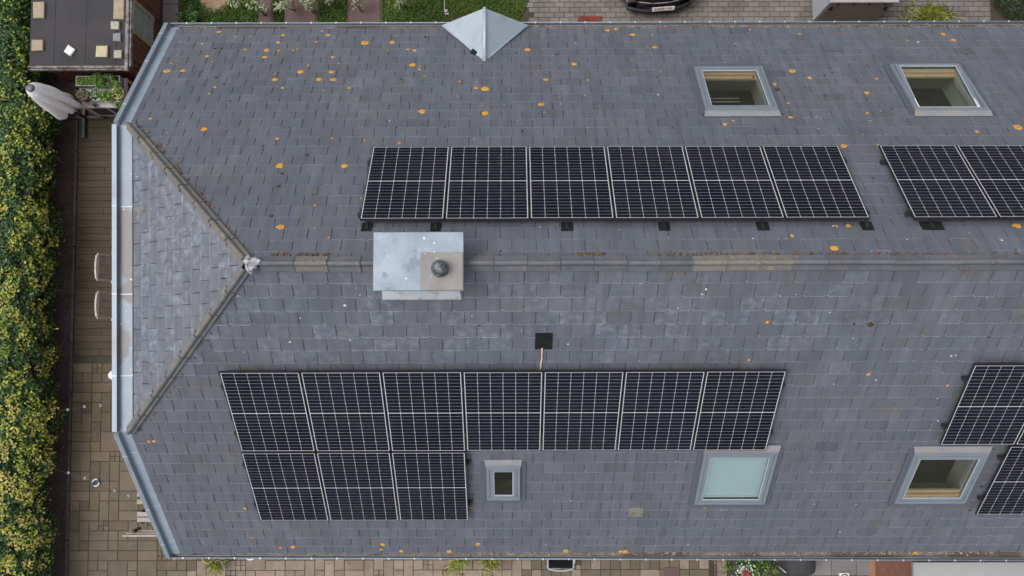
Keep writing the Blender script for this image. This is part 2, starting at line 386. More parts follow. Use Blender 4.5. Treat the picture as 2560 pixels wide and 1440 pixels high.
DROP_BACK = [(-3.98, 4.983, 0.017), (-3.678, 4.794, 0.017), (-1.746, 6.312, 0.011), (-0.86, 4.252, 0.017), (-0.083, 3.974, 0.017), (-0.544, 2.977, 0.023), (-1.898, 3.5, 0.023), (-0.669, 1.249, 0.017), (-3.715, 2.391, 0.011), (2.451, 4.275, 0.035), (1.246, 4.268, 0.023), (0.456, 4.936, 0.017), (0.191, 5.801, 0.017), (7.274, 6.061, 0.046), (6.821, 6.093, 0.029), (4.897, 3.59, 0.023), (5.973, 3.765, 0.029), (4.854, 3.239, 0.023), (8.598, 5.806, 0.017), (8.224, 6.341, 0.017), (0.29, 0.74, 0.023), (0.429, 0.758, 0.029), (3.118, 0.703, 0.017), (3.335, 0.499, 0.023), (3.781, 0.489, 0.023), (4.493, 0.769, 0.029), (5.429, 0.465, 0.023), (3.694, 0.489, 0.017), (8.003, 4.796, 0.017), (4.423, 5.328, 0.035), (4.034, 5.841, 0.017), (5.108, 5.493, 0.017), (6.712, 0.452, 0.035)]
DROP_FRONT = [(1.014, 5.18, 0.029), (2.725, 4.154, 0.035), (2.661, 4.154, 0.017), (-3.814, 1.645, 0.017), (-3.703, 0.562, 0.023), (-2.077, 0.421, 0.017), (1.475, 1.146, 0.017), (1.495, 1.107, 0.011), (3.917, 0.557, 0.023), (4.451, 0.894, 0.017), (4.884, 1.393, 0.023), (6.214, 2.069, 0.023), (6.588, 3.179, 0.029), (5.806, 5.31, 0.023), (5.096, 5.285, 0.023), (5.704, 6.086, 0.023), (3.116, 6.445, 0.029), (3.703, 0.586, 0.017), (1.54, 5.87, 0.017), (4.812, 2.346, 0.023), (5.415, 2.262, 0.029), (-2.265, 0.745, 0.046), (-3.124, 1.446, 0.04), (-2.265, 1.409, 0.029), (6.383, 1.761, 0.035), (6.448, 1.745, 0.029), (-0.519, 0.947, 0.023), (2.332, 0.805, 0.023), (2.675, 0.458, 0.04), (0.836, 1.499, 0.029), (-2.915, 0.977, 0.023), (-2.036, 0.545, 0.029), (2.631, 0.546, 0.035)]
# ================================================================ house
G = -7.45                      # ground level; the ridge is z = 0
C45 = math.sqrt(0.5)
GAUGE, SW = 0.2553, 0.3308     # visible height and width of a slate
APEX = Vector((-3.455, 0, 0))
def gx(y): return -5.945 - 0.022 * y          # edge of the slates along the gable
HB = [Vector((gx(2.40), 2.40, -2.40)), Vector((gx(-2.40), -2.40, -2.40))]
NUP, NLO = Vector((0, C45, C45)), Vector((0, -C45, C45))
def SP(side, x, s, h=0.0):
    """point on a roof slope: s metres down from the ridge, h above it; side 1 = garden slope, -1 = terrace slope"""
    return Vector((x, side * (s + h) * C45, (-s + h) * C45))

def wmat(o):
    m = o.matrix_basis
    if o.parent is not None: m = wmat(o.parent) @ o.matrix_parent_inverse @ m
    return m
def attach(o, parent):
    """parents a thing built in world coordinates without moving it"""
    o.parent = parent
    o.matrix_parent_inverse = wmat(parent).inverted()
    return o

house = empty('house', (1.5, 0, G), label='long low house under a grey slate roof carrying two fields of solar panels', cat='house')
XE = 10.8                      # the house runs on past the picture on the right

# openings for the roof windows: side, x0, x1, s0, s1
WINS = [('garden', 1, 3.145, 4.315, 3.72, 5.09), ('garden', 1, 6.50, 7.69, 3.71, 5.15),
        ('front', -1, -0.383, 0.168, 4.21, 5.077), ('front', -1, 3.07, 4.243, 3.87, 5.205), ('front', -1, 6.406, 7.584, 3.905, 5.193)]

# roof boarding below the slates, with the window openings left out
mb = MB()
def sheet(side):
    smax = 6.66
    xs = sorted({XE} | {v for w in WINS if w[1] == side for v in (w[2] + .09, w[3] - .09)})
    ss = sorted({0.0, 3.394, smax} | {v for w in WINS if w[1] == side for v in (w[4] + .09, w[5] - .09)})
    def cell(p4):
        q = [SP(side, x, s, -0.012) for x, s in p4]
        if side == 1: q = q[::-1]
        mb.poly(q)
        mb.poly([p - (NUP if side == 1 else NLO) * .10 for p in q][::-1])
    def xl(s):
        y = side * s * C45
        if s <= 3.394: return APEX.x + (gx(side * 2.40) - APEX.x) * s / 3.394
        return gx(y)
    for a, b in zip(ss, ss[1:]):
        xx = [None] + xs
        for i in range(len(xx) - 1):
            l, r = xx[i], xx[i + 1]
            cxm = ((l if l is not None else -3) + r) / 2
            if l is not None and any(w[1] == side and w[2] < cxm < w[3] and w[4] < (a + b) / 2 < w[5] for w in WINS): continue
            if l is None: cell([(xl(a), a), (xl(b), b), (r, b), (r, a)])
            else: cell([(l, a), (l, b), (r, b), (r, a)])
sheet(1); sheet(-1)
mb.poly([APEX + Vector((.01, 0, -.012)), HB[0] + Vector((.01, 0, -.012)), HB[1] + Vector((.01, 0, -.012))])
roof = attach(mb.build('roof', M['under']), house)

# ---------------------------------------------------------------- slates
def clip(poly, a, b, c):
    """keep the side a*x + b*y <= c"""
    out = []
    for i in range(len(poly)):
        p, q = poly[i], poly[(i + 1) % len(poly)]
        dp, dq = a * p[0] + b * p[1] - c, a * q[0] + b * q[1] - c
        if dp <= 0: out.append(p)
        if (dp < 0 < dq) or (dq < 0 < dp):
            t = dp / (dp - dq); out.append((p[0] + (q[0] - p[0]) * t, p[1] + (q[1] - p[1]) * t))
    return out if len(out) > 2 else []
def area(p):
    return abs(sum(p[i][0] * p[(i + 1) % len(p)][1] - p[(i + 1) % len(p)][0] * p[i][1] for i in range(len(p)))) / 2

slates = []     # (top polygon, thickness, normal, tone, hue, bloom, priority, edges that form the dressed lower rim, rim tone)
def add_slate(P, sb, poly, nrm, prio, bloom, rim):
    tilt = 0.0115 / GAUGE; jit = RND.uniform(-.0015, .002); roll = RND.uniform(-.006, .006)
    xm = sum(q[0] for q in poly) / len(poly)
    h = lambda q: 0.0175 + jit + tilt * (q[1] - sb) + roll * (q[0] - xm)
    top = [P(q[0], q[1], h(q)) for q in poly]
    low = [q[1] > sb - .052 for q in poly]
    n = (top[1] - top[0]).cross(top[2] - top[1])
    if n.dot(nrm) < 0: top = top[::-1]; low = low[::-1]
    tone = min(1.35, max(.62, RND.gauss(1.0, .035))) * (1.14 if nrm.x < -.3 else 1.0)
    if RND.random() < .05: tone *= RND.uniform(.86, .94)
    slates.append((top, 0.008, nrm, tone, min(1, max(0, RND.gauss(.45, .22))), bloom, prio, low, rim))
def slate_faces(mb, top, th, nrm, tone, low, rim):
    """slab whose lower edge and clipped corners carry a narrow paler chamfer"""
    n = len(top); c = sum((Vector(p) for p in top), Vector()) / n
    inn, e = [], .0120
    for i in range(n):
        p = Vector(top[i]); a, b = Vector(top[i - 1]), Vector(top[(i + 1) % n])
        off = Vector()
        if low[i] and low[i - 1]:
            d = (p - a).normalized(); off += nrm.cross(d) * e
        if low[i] and low[(i + 1) % n]:
            d = (b - p).normalized(); off += nrm.cross(d) * e * (.6 if off.length else 1)
        inn.append(p + off)
    mb.poly(inn, tone)
    for i in range(n):
        k = (i + 1) % n
        p, q = Vector(top[i]), Vector(top[k])
        dz = -nrm * .003
        if low[i] and low[k]:
            mb.poly([p + dz, q + dz, inn[k], inn[i]], tone * rim)
            mb.poly([p + dz, p - nrm * th, q - nrm * th, q + dz], tone)
        else:
            mb.poly([inn[i], p - nrm * th, q - nrm * th, inn[k]], tone * .95)
PANELS = []     # filled below: side, x0, s0 (needed here to know which slates lie hidden under panels)
PW, PH, PG = 1.134, 1.762, 0.0405
for i in range(6): PANELS.append(('back', 1, -2.045 + i * (PW + PG), 0.787))
for i in range(4): PANELS.append(('back2', 1, 5.598 + i * (PW + PG), 0.791))
for i in range(7): PANELS.append(('front', -1, -4.186 + i * (PW + PG), 1.936))
for i in range(3): PANELS.append(('frontlow', -1, -4.194 + i * (PW + PG), 1.936 + PH + .058))
for i in range(3): PANELS.append(('right', -1, 6.702 + i * (PW + PG), 1.820))
for i in range(2): PANELS.append(('rightlow', -1, 7.812 + i * (PW + PG), 1.820 + PH + .058))
def under_panel(side, x, s):
    return any(p[1] == side and p[2] < x < p[2] + PW and p[3] < s < p[3] + PH for p in PANELS)

def slope_slates(side, s_first, phase_odd, nrows, s_last):
    nrm = NUP if side == 1 else NLO
    kx = (gx(side * 2.40) - APEX.x) / 3.394          # hip line x = APEX.x + kx*s
    for k in range(-1, nrows):
        sb = (s_first + k * GAUGE) if side == -1 else (6.624 - (nrows - 1 - k) * GAUGE)
        if sb < 0.14: continue
        if side == -1:
            odd = k % 2
            ph = 0.041 if odd == 0 else 0.206
        else:
            odd = (nrows - 1 - k) % 2
            ph = 0.208 if odd else 0.040
        sbb = min(sb, s_last)
        st = max(0.03, sb - GAUGE - .05)
        i0 = int((-6.4 - ph) / SW) - 1
        for i in range(i0, int((XE - ph) / SW) + 1):
            x0 = ph + i * SW + .0009 + RND.uniform(-.0007, .0014); x1 = ph + (i + 1) * SW - .0009 + RND.uniform(-.0014, .0007)
            e = RND.uniform(-.004, .004); c = 0.036 + RND.uniform(-.008, .010)
            if RND.random() < .06: c = 0.003
            c1 = c if RND.random() > .05 else .003
            b = sbb + e
            poly = [(x0, st), (x0, b - c), (x0 + c * .95, b), (x1 - c1 * .95, b), (x1, b - c1), (x1, st)]
            poly = clip(poly, -1.0, -0.022 * side * C45 * 1.0, 5.945 + 0.0) if x0 < -5.3 else poly
            if poly and x0 < -3: 
                # cut along the hip: keep x >= APEX.x + kx*s while s < 3.394
                if min(q[1] for q in poly) < 3.394:
                    pp = clip(poly, -1.0, kx, -APEX.x - 0.045)
                    poly = pp if max(q[1] for q in (pp or [(0, 0)])) <= 3.5 or True else poly
                    if sb > 3.394 + GAUGE: pass
            if not poly: continue
            pieces = [poly]
            for w in WINS:
                if w[1] != side: continue
                a0, a1, b0, b1 = w[2] + .02, w[3] - .02, w[4] + .02, w[5] - .02
                new = []
                for q in pieces:
                    if max(p[0] for p in q) < a0 or min(p[0] for p in q) > a1 or max(p[1] for p in q) < b0 or min(p[1] for p in q) > b1:
                        new.append(q); continue
                    for r_ in (clip(q, 1, 0, a0), clip(q, -1, 0, -a1)):
                        if r_: new.append(r_)
                    mid = clip(clip(q, -1, 0, -a0) or [(0, 0)] * 3, 1, 0, a1)
                    if mid:
                        for r_ in (clip(mid, 0, 1, b0), clip(mid, 0, -1, -b1)):
                            if r_: new.append(r_)
                pieces = new
            for q in pieces:
                if area(q) < 0.002: continue
                xm = (x0 + x1) / 2; sm = sb - GAUGE / 2
                cpos = SP(side, xm, sm)
                d = (Vector(cam.location) - cpos); vis = d.normalized().dot(nrm) / d.length_squared
                hidden = under_panel(side, xm, sm) or (-1.8 < xm < -.55 and sm < .6) or xm > 8.35 or sb < .2
                if side == -1: bloom = max(0.0, 1.0 - abs(sm - 1.1) / 1.5) * RND.choice((0, .1, .3, .5, .8)) * (1.0 if xm < 5 else .4)
                else: bloom = RND.choice((0, 0, 0, .05, .25)) * .5
                add_slate(lambda x, s, h: SP(side, x, s, h), sbb, q, nrm, -1 if hidden else vis * min(1, area(q) / .09), bloom, RND.uniform(1.4, 2.2) if side == -1 else RND.uniform(1.2, 2.0))
slope_slates(1, 0.737, 0, 27, 6.63)
slope_slates(-1, 0.608, 0, 25, 6.69)

# hip face
hu = (APEX - (HB[0] + HB[1]) / 2); hl = hu.length; hu.normalize()
hv = (HB[0] - HB[1]).normalized(); hn = hv.cross(hu).normalized()
if hn.z < 0: hn = -hn
hb0 = (HB[0] + HB[1]) / 2
def HP(y, t, h=0.0): return hb0 + hv * y + hu * t + hn * h     # t metres up from the foot of the hip
for k in range(13):
    tb = 0.155 + k * GAUGE
    for i in range(-9, 9):
        ph = 0.169 if k % 2 == 0 else 0.0
        y0, y1 = ph + i * SW + .002 + RND.uniform(-.003, .003), ph + (i + 1) * SW - .002 + RND.uniform(-.003, .003)
        c = RND.choice((.006, .012, .022, .030)); e = RND.uniform(-.004, .004)
        poly = [(y0, -tb - GAUGE - .04), (y0, -tb + e - c), (y0 + c, -tb + e), (y1 - c, -tb + e), (y1, -tb + e - c), (y1, -tb - GAUGE - .04)]
        # sides of the triangle: |y| <= 2.40*(1 - t/hl)
        for sg in (1, -1):
            poly = clip(poly, sg, -2.40 / hl, 2.40 - .045) if poly else []
        if not poly or area(poly) < .003: continue
        cpos = HP((y0 + y1) / 2, tb + .12)
        d = (Vector(cam.location) - cpos); vis = d.normalized().dot(hn) / d.length_squared
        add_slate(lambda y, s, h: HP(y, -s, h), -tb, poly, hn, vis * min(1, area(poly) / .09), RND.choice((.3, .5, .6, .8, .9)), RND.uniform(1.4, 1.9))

order = sorted(range(len(slates)), key=lambda i: -slates[i][6])
single = set(order[:300])
def slate_mesh(idx, origin=None):
    mb = MB(); hue = []; blo = []
    for i in idx:
        top, th, nrm, tone, hu_, bl, _, low, rim = slates[i]
        if origin is not None: top = [p - origin for p in top]
        n0 = len(mb.v); slate_faces(mb, top, th, nrm, tone, low, rim)
        hue += [hu_] * (len(mb.v) - n0); blo += [bl] * (len(mb.v) - n0)
    me = mb.mesh('slate', M['slate'])
    for nm, vals in (('hue', hue), ('bloom', blo)):
        at = me.attributes.new(nm, 'FLOAT', 'POINT'); at.data.foreach_set('value', np.array(vals, dtype=np.float32))
    return me
for i in sorted(single):
    c = sum((Vector(p) for p in slates[i][0]), Vector()) / len(slates[i][0])
    o = bpy.data.objects.new('slate', slate_mesh([i], c)); COL.objects.link(o); o.location = c; attach(o, roof)
o = bpy.data.objects.new('slate_courses', slate_mesh([i for i in range(len(slates)) if i not in single])); COL.objects.link(o)
o['kind'] = 'stuff'; attach(o, roof)

# ---------------------------------------------------------------- growth and dirt on the slates
def blob(mb, P, x, s, r, h, tone_in, tone_out, n=11, wob=.18, dome=0.0):
    ph = RND.uniform(0, 6.28)
    rr = [r * (1 + RND.uniform(-wob, wob)) for _ in range(n)]
    base = len(mb.v); 
    mb.v.append(tuple(P(x, s, h + dome))); mb.t.append(tone_in)
    for q, (f, tn) in enumerate(((.62, tone_in * .6 + tone_out * .4), (1.0, tone_out))):
        for k in range(n):
            w = ph + 6.283 * k / n
            mb.v.append(tuple(P(x + math.cos(w) * rr[k] * f, s + math.sin(w) * rr[k] * f, h + (dome * .75 if q == 0 else -.004)))); mb.t.append(tn)
    for k in range(n):
        k2 = (k + 1) % n
        mb.f.append((base, base + 1 + k, base + 1 + k2)); mb.m.append(0)
        mb.f.append((base + 1 + k, base + 1 + n + k, base + 1 + n + k2, base + 1 + k2)); mb.m.append(0)
back = lambda x, s, h: SP(1, x, s, h)
front = lambda x, s, h: SP(-1, x, s, h)
mb = MB()
for P, lst in ((back, LICHEN_BACK), (front, LICHEN_FRONT)):
    for x, s, r in lst:
        a, b_ = RND.choice(((.0, .95), (.1, .9), (.45, .55), (.4, .8), (.5, .45)))
        blob(mb, P, x, s, r * RND.uniform(.9, 1.15), .0195, a, b_, 15, .20)
for _ in range(90):
    s = RND.uniform(2.6, 6.55); x = RND.uniform(-5.8, 8.2)
    if any(w[1] == 1 and w[2] - .1 < x < w[3] + .1 and w[4] - .2 < s < w[5] + .1 for w in WINS): continue
    blob(mb, back, x, s, RND.uniform(.006, .014), .0185, .6, .9, 7)
for _ in range(14):
    blob(mb, front, RND.uniform(-5.5, 8.2), RND.uniform(3.9, 6.6), RND.uniform(.006, .015), .0185, .5, .9, 7)
attach(mb.build('lichen', M['lichen'], kind='stuff'), roof)
mb = MB()
for P, lst in ((back, MOSS_BACK), (front, MOSS_FRONT)):
    for x, s, r in lst:
        blob(mb, P, x, s, r * .9, .014, 1, 1, 9, .25, .014 + r * .25)
for _ in range(360):     # moss in the joints
    side = 1 if RND.random() < .8 else -1
    k = RND.randrange(26); s = 6.624 - k * GAUGE + RND.uniform(-.01, .012); x = RND.uniform(-5.8, 8.2)
    if side == -1: s = .608 + k * GAUGE + .01
    if s < .2 or s > 6.6 or (s < 3.4 and x < -3.6 - .7 * s): continue
    blob(mb, back if side == 1 else front, x, s, RND.choice((.005, .007, .009, .012, .022)), .012, 1, 1, 7, .35, .008)
for _ in range(190):     # and in the upright joints of the garden slope
    k = RND.randrange(27); i = RND.randrange(-17, 25)
    x = (.208 if k % 2 else .04) + i * SW
    s0 = 6.624 - k * GAUGE; s = s0 - RND.uniform(.0, .2)
    if s < .2 or (s < 3.4 and x < -3.6 - .7 * s): continue
    if any(w[1] == 1 and w[2] - .1 < x < w[3] + .1 and w[4] - .2 < s < w[5] + .1 for w in WINS): continue
    for _q in range(RND.randrange(1, 4)):
        blob(mb, back, x + RND.uniform(-.003, .003), s, RND.uniform(.005, .012), .010, 1, 1, 6, .35, .008); s -= RND.uniform(.02, .05)
attach(mb.build('moss', M['moss'], kind='stuff'), roof)
mb = MB()
for P, lst in ((back, DROP_BACK), (front, DROP_FRONT)):
    for x, s, r in lst: blob(mb, P, x, s, r * .46, .0185, 1, 1, 9, .4)
for _ in range(50):
    side = RND.random() < .5
    s = RND.uniform(.3, 6.5); x = RND.uniform(-5.6, 8.2)
    if s < 3.4 and x < -3.4 - .7 * s: continue
    if any(w[1] == (1 if side else -1) and w[2] - .1 < x < w[3] + .1 and w[4] - .2 < s < w[5] + .2 for w in WINS): continue
    blob(mb, back if side else front, x, s, RND.uniform(.004, .010), .0185, 1, 1, 7, .4)
for _ in range(40):
    t = RND.uniform(.2, 3.0); w = 2.3 * (1 - t / hl) * .9
    blob(mb, lambda y, s, h: HP(y, s, h), RND.uniform(-w, w), t, RND.uniform(.004, .012), .0185, 1, 1, 7, .4)
attach(mb.build('bird_droppings', M['dropping'], kind='stuff'), roof)

# ---------------------------------------------------------------- ridge and hip tiles
def cap_mesh(length, wing_l, wing_r, ang_l, ang_r, mb=None):
    """angular ridge tile with a round roll on its crest; runs along +x, open below"""
    mb = MB()
    prof = [(-wing_l, -wing_l * math.tan(ang_l))]
    prof += [(-.041, -.041 * math.tan(ang_l) + .003)]
    for k in range(6):
        w = math.pi - math.pi * k / 5
        prof.append((.036 * math.cos(w), .010 + .042 * math.sin(w)))
    prof += [(.041, -.041 * math.tan(ang_r) + .003), (wing_r, -wing_r * math.tan(ang_r))]
    st = [(0, 0, 1.0), (length - .045, .010, 1.0), (length - .040, .019, 1.05), (length, .021, 1.05)]
    n = len(prof); K = len(st)
    pts = [(x, y * m_, z * m_ + l) for x, l, m_ in st for y, z in prof] + [(x, y * m_, z * m_ + l - .014) for x, l, m_ in st for y, z in prof]
    f = []; B = n * K
    for q in range(K - 1):
        for i in range(n - 1):
            a = q * n + i
            f += [(a + 1, a, a + n, a + n + 1), (B + a, B + a + 1, B + a + n + 1, B + a + n)]
        f += [(q * n, B + q * n, B + q * n + n, q * n + n), (q * n + n - 1, q * n + 2 * n - 1, B + q * n + 2 * n - 1, B + q * n + n - 1)]
    E_ = (K - 1) * n
    for i in range(n - 1): f += [(i, i + 1, B + i + 1, B + i), (E_ + i + 1, E_ + i, B + E_ + i, B + E_ + i + 1)]
    mb.faces(pts, f, RND.uniform(.75, 1.2))
    return mb
x = -3.31; LR = .4405
i = 0
while x < XE - .4:
    old = (2.15 < x < 3.4) or (-2.95 < x < -2.7)
    o = cap_mesh(LR + .02, .102, .102, R(44), R(44)).build('ridge_tile', M['ridge_old'] if old else M['ridge'])
    o.location = (x, RND.uniform(-.004, .004), .062 + RND.uniform(-.004, .004)); o.rotation_euler = (RND.uniform(-.02, .02), 0, RND.uniform(-.006, .006))
    attach(o, roof)
    x += LR; i += 1
def hip_tiles(foot, weather):
    d = (APEX - foot); Lh = d.length; d.normalize()
    nA = (NUP if foot.y > 0 else NLO)
    side = d.cross((nA + hn).normalized()).normalized(); upv = side.cross(d).normalized()
    n = 8; L = (Lh - .07) / n
    for k in range(n):
        o = cap_mesh(L + .025, .074, .086, R(27), R(27)).build('hip_tile', M['hip'] if foot.y > 0 else M['hip_grey'])
        p = foot + d * (k * L + .01) + upv * (.050 + RND.uniform(-.003, .004))
        mt = Matrix((d, -side, upv)).transposed().to_4x4()
        if Vector((d)).cross(-side).dot(upv) < 0: mt = Matrix((d, side, upv)).transposed().to_4x4()
        o.matrix_basis = Matrix.Translation(p) @ mt
        attach(o, roof)
hip_tiles(HB[0], .85); hip_tiles(HB[1], .35)
mb = MB()     # mortar splashed where the hips meet the ridge
nr_, nk = 9, 26
for i in range(nr_ + 1):
    for k in range(nk):
        w = 6.2832 * k / nk; q = .112 * i / nr_ * (1 + .25 * math.sin(3 * w + .6) + .12 * math.sin(7 * w))
        xx, yy_ = APEX.x + .045 + q * math.cos(w), q * math.sin(w)
        base_z = .128 - .74 * max(0, abs(yy_) - .03) - (.74 * max(0, APEX.x - xx) if xx < APEX.x else 0)
        mb.v.append((xx, yy_, base_z + RND.uniform(-.004, .016) - (.03 if i == nr_ else 0))); mb.t.append(1)
for i in range(nr_):
    for k in range(nk): mb.f.append((i * nk + k, (i + 1) * nk + k, (i + 1) * nk + (k + 1) % nk, i * nk + (k + 1) % nk)); mb.m.append(0)
attach(mb.build('mortar', M['mortar'], smooth=False, label='whitish mortar splashed over the meeting of the hips'), roof)
mb = MB()     # rust brown and dark moss along the ridge and the upper hip
for _ in range(190):
    x = RND.choice((RND.uniform(-3.2, -2.3), RND.uniform(.9, 1.3), RND.uniform(2.0, 8.2), RND.uniform(2.2, 5.5)))
    sg = 1 if RND.random() < .95 else -1
    blob(mb, lambda a, s, h: SP(sg, a, s, h), x, RND.uniform(.135, .185), RND.choice((.006, .009, .012, .018, .030)), .026, 1, 1, 8, .4, .018)
d = (APEX - HB[0])
for _ in range(34):
    t = RND.choice((.12, .2, .35, .38, .55, .6, .8)) + RND.gauss(0, .04); p = HB[0] + d * t
    s = -p.z / C45
    blob(mb, back, p.x + .16 + RND.uniform(-.03, .03), s, RND.uniform(.008, .03), .024, 1, 1, 8, .4, .016)
d = (APEX - HB[1])
for _ in range(16):
    t = RND.uniform(0.02, .97); p = HB[1] + d * t
    blob(mb, front, p.x + .17 + RND.uniform(-.02, .02), -p.z / C45, RND.uniform(.006, .018), .024, 1, 1, 8, .4, .010)
attach(mb.build('ridge_moss', M['rustmoss'], kind='stuff'), roof)

# loose patches seen on the roof
o = MB(); o.prism([SP(1, 5.53, 6.05, .034), SP(1, 5.53, 5.73, .026), SP(1, 5.86, 5.73, .026), SP(1, 5.86, 6.05, .034)], .009, NUP, 1.0)
o = attach(o.build('replacement_slate', M['slate'], label='smooth newer slate lying proud of its course'), roof)
o = MB(); o.prism([SP(-1, 2.0, 5.37, .022), SP(-1, 2.0, 5.62, .026), SP(-1, 2.25, 5.62, .026), SP(-1, 2.25, 5.37, .022)][::1], .006, NLO)
attach(o.build('repair_patch', mat('repair_patch', (.17, .165, .145), (.11, .10, .075), 9, .9, .2, 60, patch=(.2, .2, .19), pscale=12), label='pale worn patch on one slate'), roof)

# ---------------------------------------------------------------- walls
mb = MB()
EY = 4.52
gxl = -5.98
mb.box((gxl, -EY, G), (XE, -EY + .3, -4.62)); mb.box((gxl, EY - .3, G), (XE, EY, -4.62))
mb.box((XE - .3, -EY + .3, G), (XE, EY - .3, -4.62))
# gable wall with its cut off top
yt, zt = 2.30, -2.55
pl = [(-EY + .3, G), (EY - .3, G), (EY - .3, -4.62), (yt, zt), (-yt, zt), (-EY + .3, -4.62)]
mb.faces([(gxl, y, z) for y, z in pl] + [(gxl + .3, y, z) for y, z in pl],
         [tuple(range(5, -1, -1)), tuple(range(6, 12))] + [(i, (i + 1) % 6, (i + 1) % 6 + 6, i + 6) for i in range(6)])
attach(mb.build('wall', M['brick']), house)
mb = MB(); mb.box((gxl + .3, -EY + .3, -5.0), (XE - .3, EY - .3, -4.85))
attach(mb.build('attic_floor', M['roomfloor']), house)
mb = MB()
for xx in (2.2, 5.2, 9.2, .9, -1.2): mb.box((xx, -2.6, -4.85), (xx + .1, 2.6, -2.7))
mb.box((-3.0, -.05, -4.85), (XE - .4, .05, -.35))
attach(mb.build('attic_partition', M['room']), house)

# ---------------------------------------------------------------- zinc verge with its raised edge, and the gutters
def verge(side):
    mb = MB(); rim = MB()
    nrm = NUP if side == 1 else NLO
    s0, s1 = 3.394, 6.72
    fl = lambda x, s, h: SP(side, x, s, h)
    G_ = lambda s: gx(side * s * C45)
    # flat tray
    a, b_ = .0, -.165
    q = [fl(G_(s0) + .03, s0, -.006), fl(G_(s1) + .03, s1, -.006), fl(G_(s1) - .165, s1, -.006), fl(G_(s0) - .165, s0, -.006)]
    mb.poly(q if side == -1 else q[::-1])
    # raised rim, top 75 mm wide and 70 mm above the tray
    w0, w1, hh = .165, .238, .085
    A = [fl(G_(s) - w0, s, h) for s in (s0, s1) for h in (.0, hh)]
    B = [fl(G_(s) - w1, s, h) for s in (s0, s1) for h in (-.16, hh)]
    rim.faces(A + B, [(0, 1, 3, 2), (1, 5, 7, 3), (5, 4, 6, 7), (0, 4, 5, 1), (2, 3, 7, 6)])
    return mb, rim
def tray_seams(sd):
    mb = MB(); nrm = NUP if sd == 1 else NLO
    for s_ in (3.9, 5.3, 6.3):
        gq = gx(sd * s_ * C45)
        q = [SP(sd, gq - .16, s_, .001), SP(sd, gq + .0, s_, .001), SP(sd, gq + .0, s_ + .022, .001), SP(sd, gq - .16, s_ + .022, .001)]
        mb.prism(q if sd == -1 else q[::-1], .004, nrm)
        q = [SP(sd, gq - .240, s_, .0885), SP(sd, gq - .163, s_, .0885), SP(sd, gq - .163, s_ + .022, .0885), SP(sd, gq - .240, s_ + .022, .0885)]
        mb.prism(q if sd == -1 else q[::-1], .004, nrm)
    return mb
for sd in (1, -1):
    tray, rim = verge(sd)
    o = attach(tray.build('verge_flashing', M['zinc']), house)
    attach(rim.build('raised_edge', M['zinc_rim']), o)
    attach(tray_seams(sd).build('seam', M['zinc_rib'], kind='stuff'), o)
tr, rm_ = MB(), MB()
zt = -2.40
def gl(y, dx, z): return Vector((gx(y) + dx, y, z))
Y0 = 2.40
tr.poly([gl(-Y0, -.165, zt + .017), gl(-Y0, .14, zt + .02), gl(Y0, .14, zt + .02), gl(Y0, -.165, zt + .017)])
tr.faces([gl(-Y0, .14, zt + .02), gl(Y0, .14, zt + .02), gl(Y0, .17, zt + .15), gl(-Y0, .17, zt + .15)], [(0, 1, 2, 3)])
A = [gl(y, -.165, z) for y in (-Y0, Y0) for z in (zt, zt + .12)]
B = [gl(y, -.238, z) for y in (-Y0, Y0) for z in (zt - .16, zt + .12)]
rm_.faces(A + B, [(1, 0, 2, 3), (5, 1, 3, 7), (4, 5, 7, 6), (4, 0, 1, 5), (3, 2, 6, 7)])
o = attach(tr.build('hip_gutter', M['zinc_dirty'], label='flat zinc gutter at the foot of the small hip, stained brown at its upper end'), house)
attach(rm_.build('raised_edge', M['zinc_rim']), o)
mb = MB()
for y in (-1.55, -.28, 1.1): mb.box((gx(y) - .163, y, zt + .018), (gx(y) + .12, y + .02, zt + .023)); mb.box((gx(y) - .24, y, zt + .1205), (gx(y) - .163, y + .02, zt + .1245))
attach(mb.build('seam', M['zinc_rib'], kind='stuff'), o)
mb = MB()
for _ in range(16): blob(mb, lambda a, q, hh: Vector((gx(q) + a, q, zt + hh)), RND.uniform(-.15, .08), RND.uniform(-2.2, 2.3), RND.uniform(.005, .018), .024, 1, 1, 8, .45)
attach(mb.build('bird_droppings', M['dropping'], kind='stuff'), o)

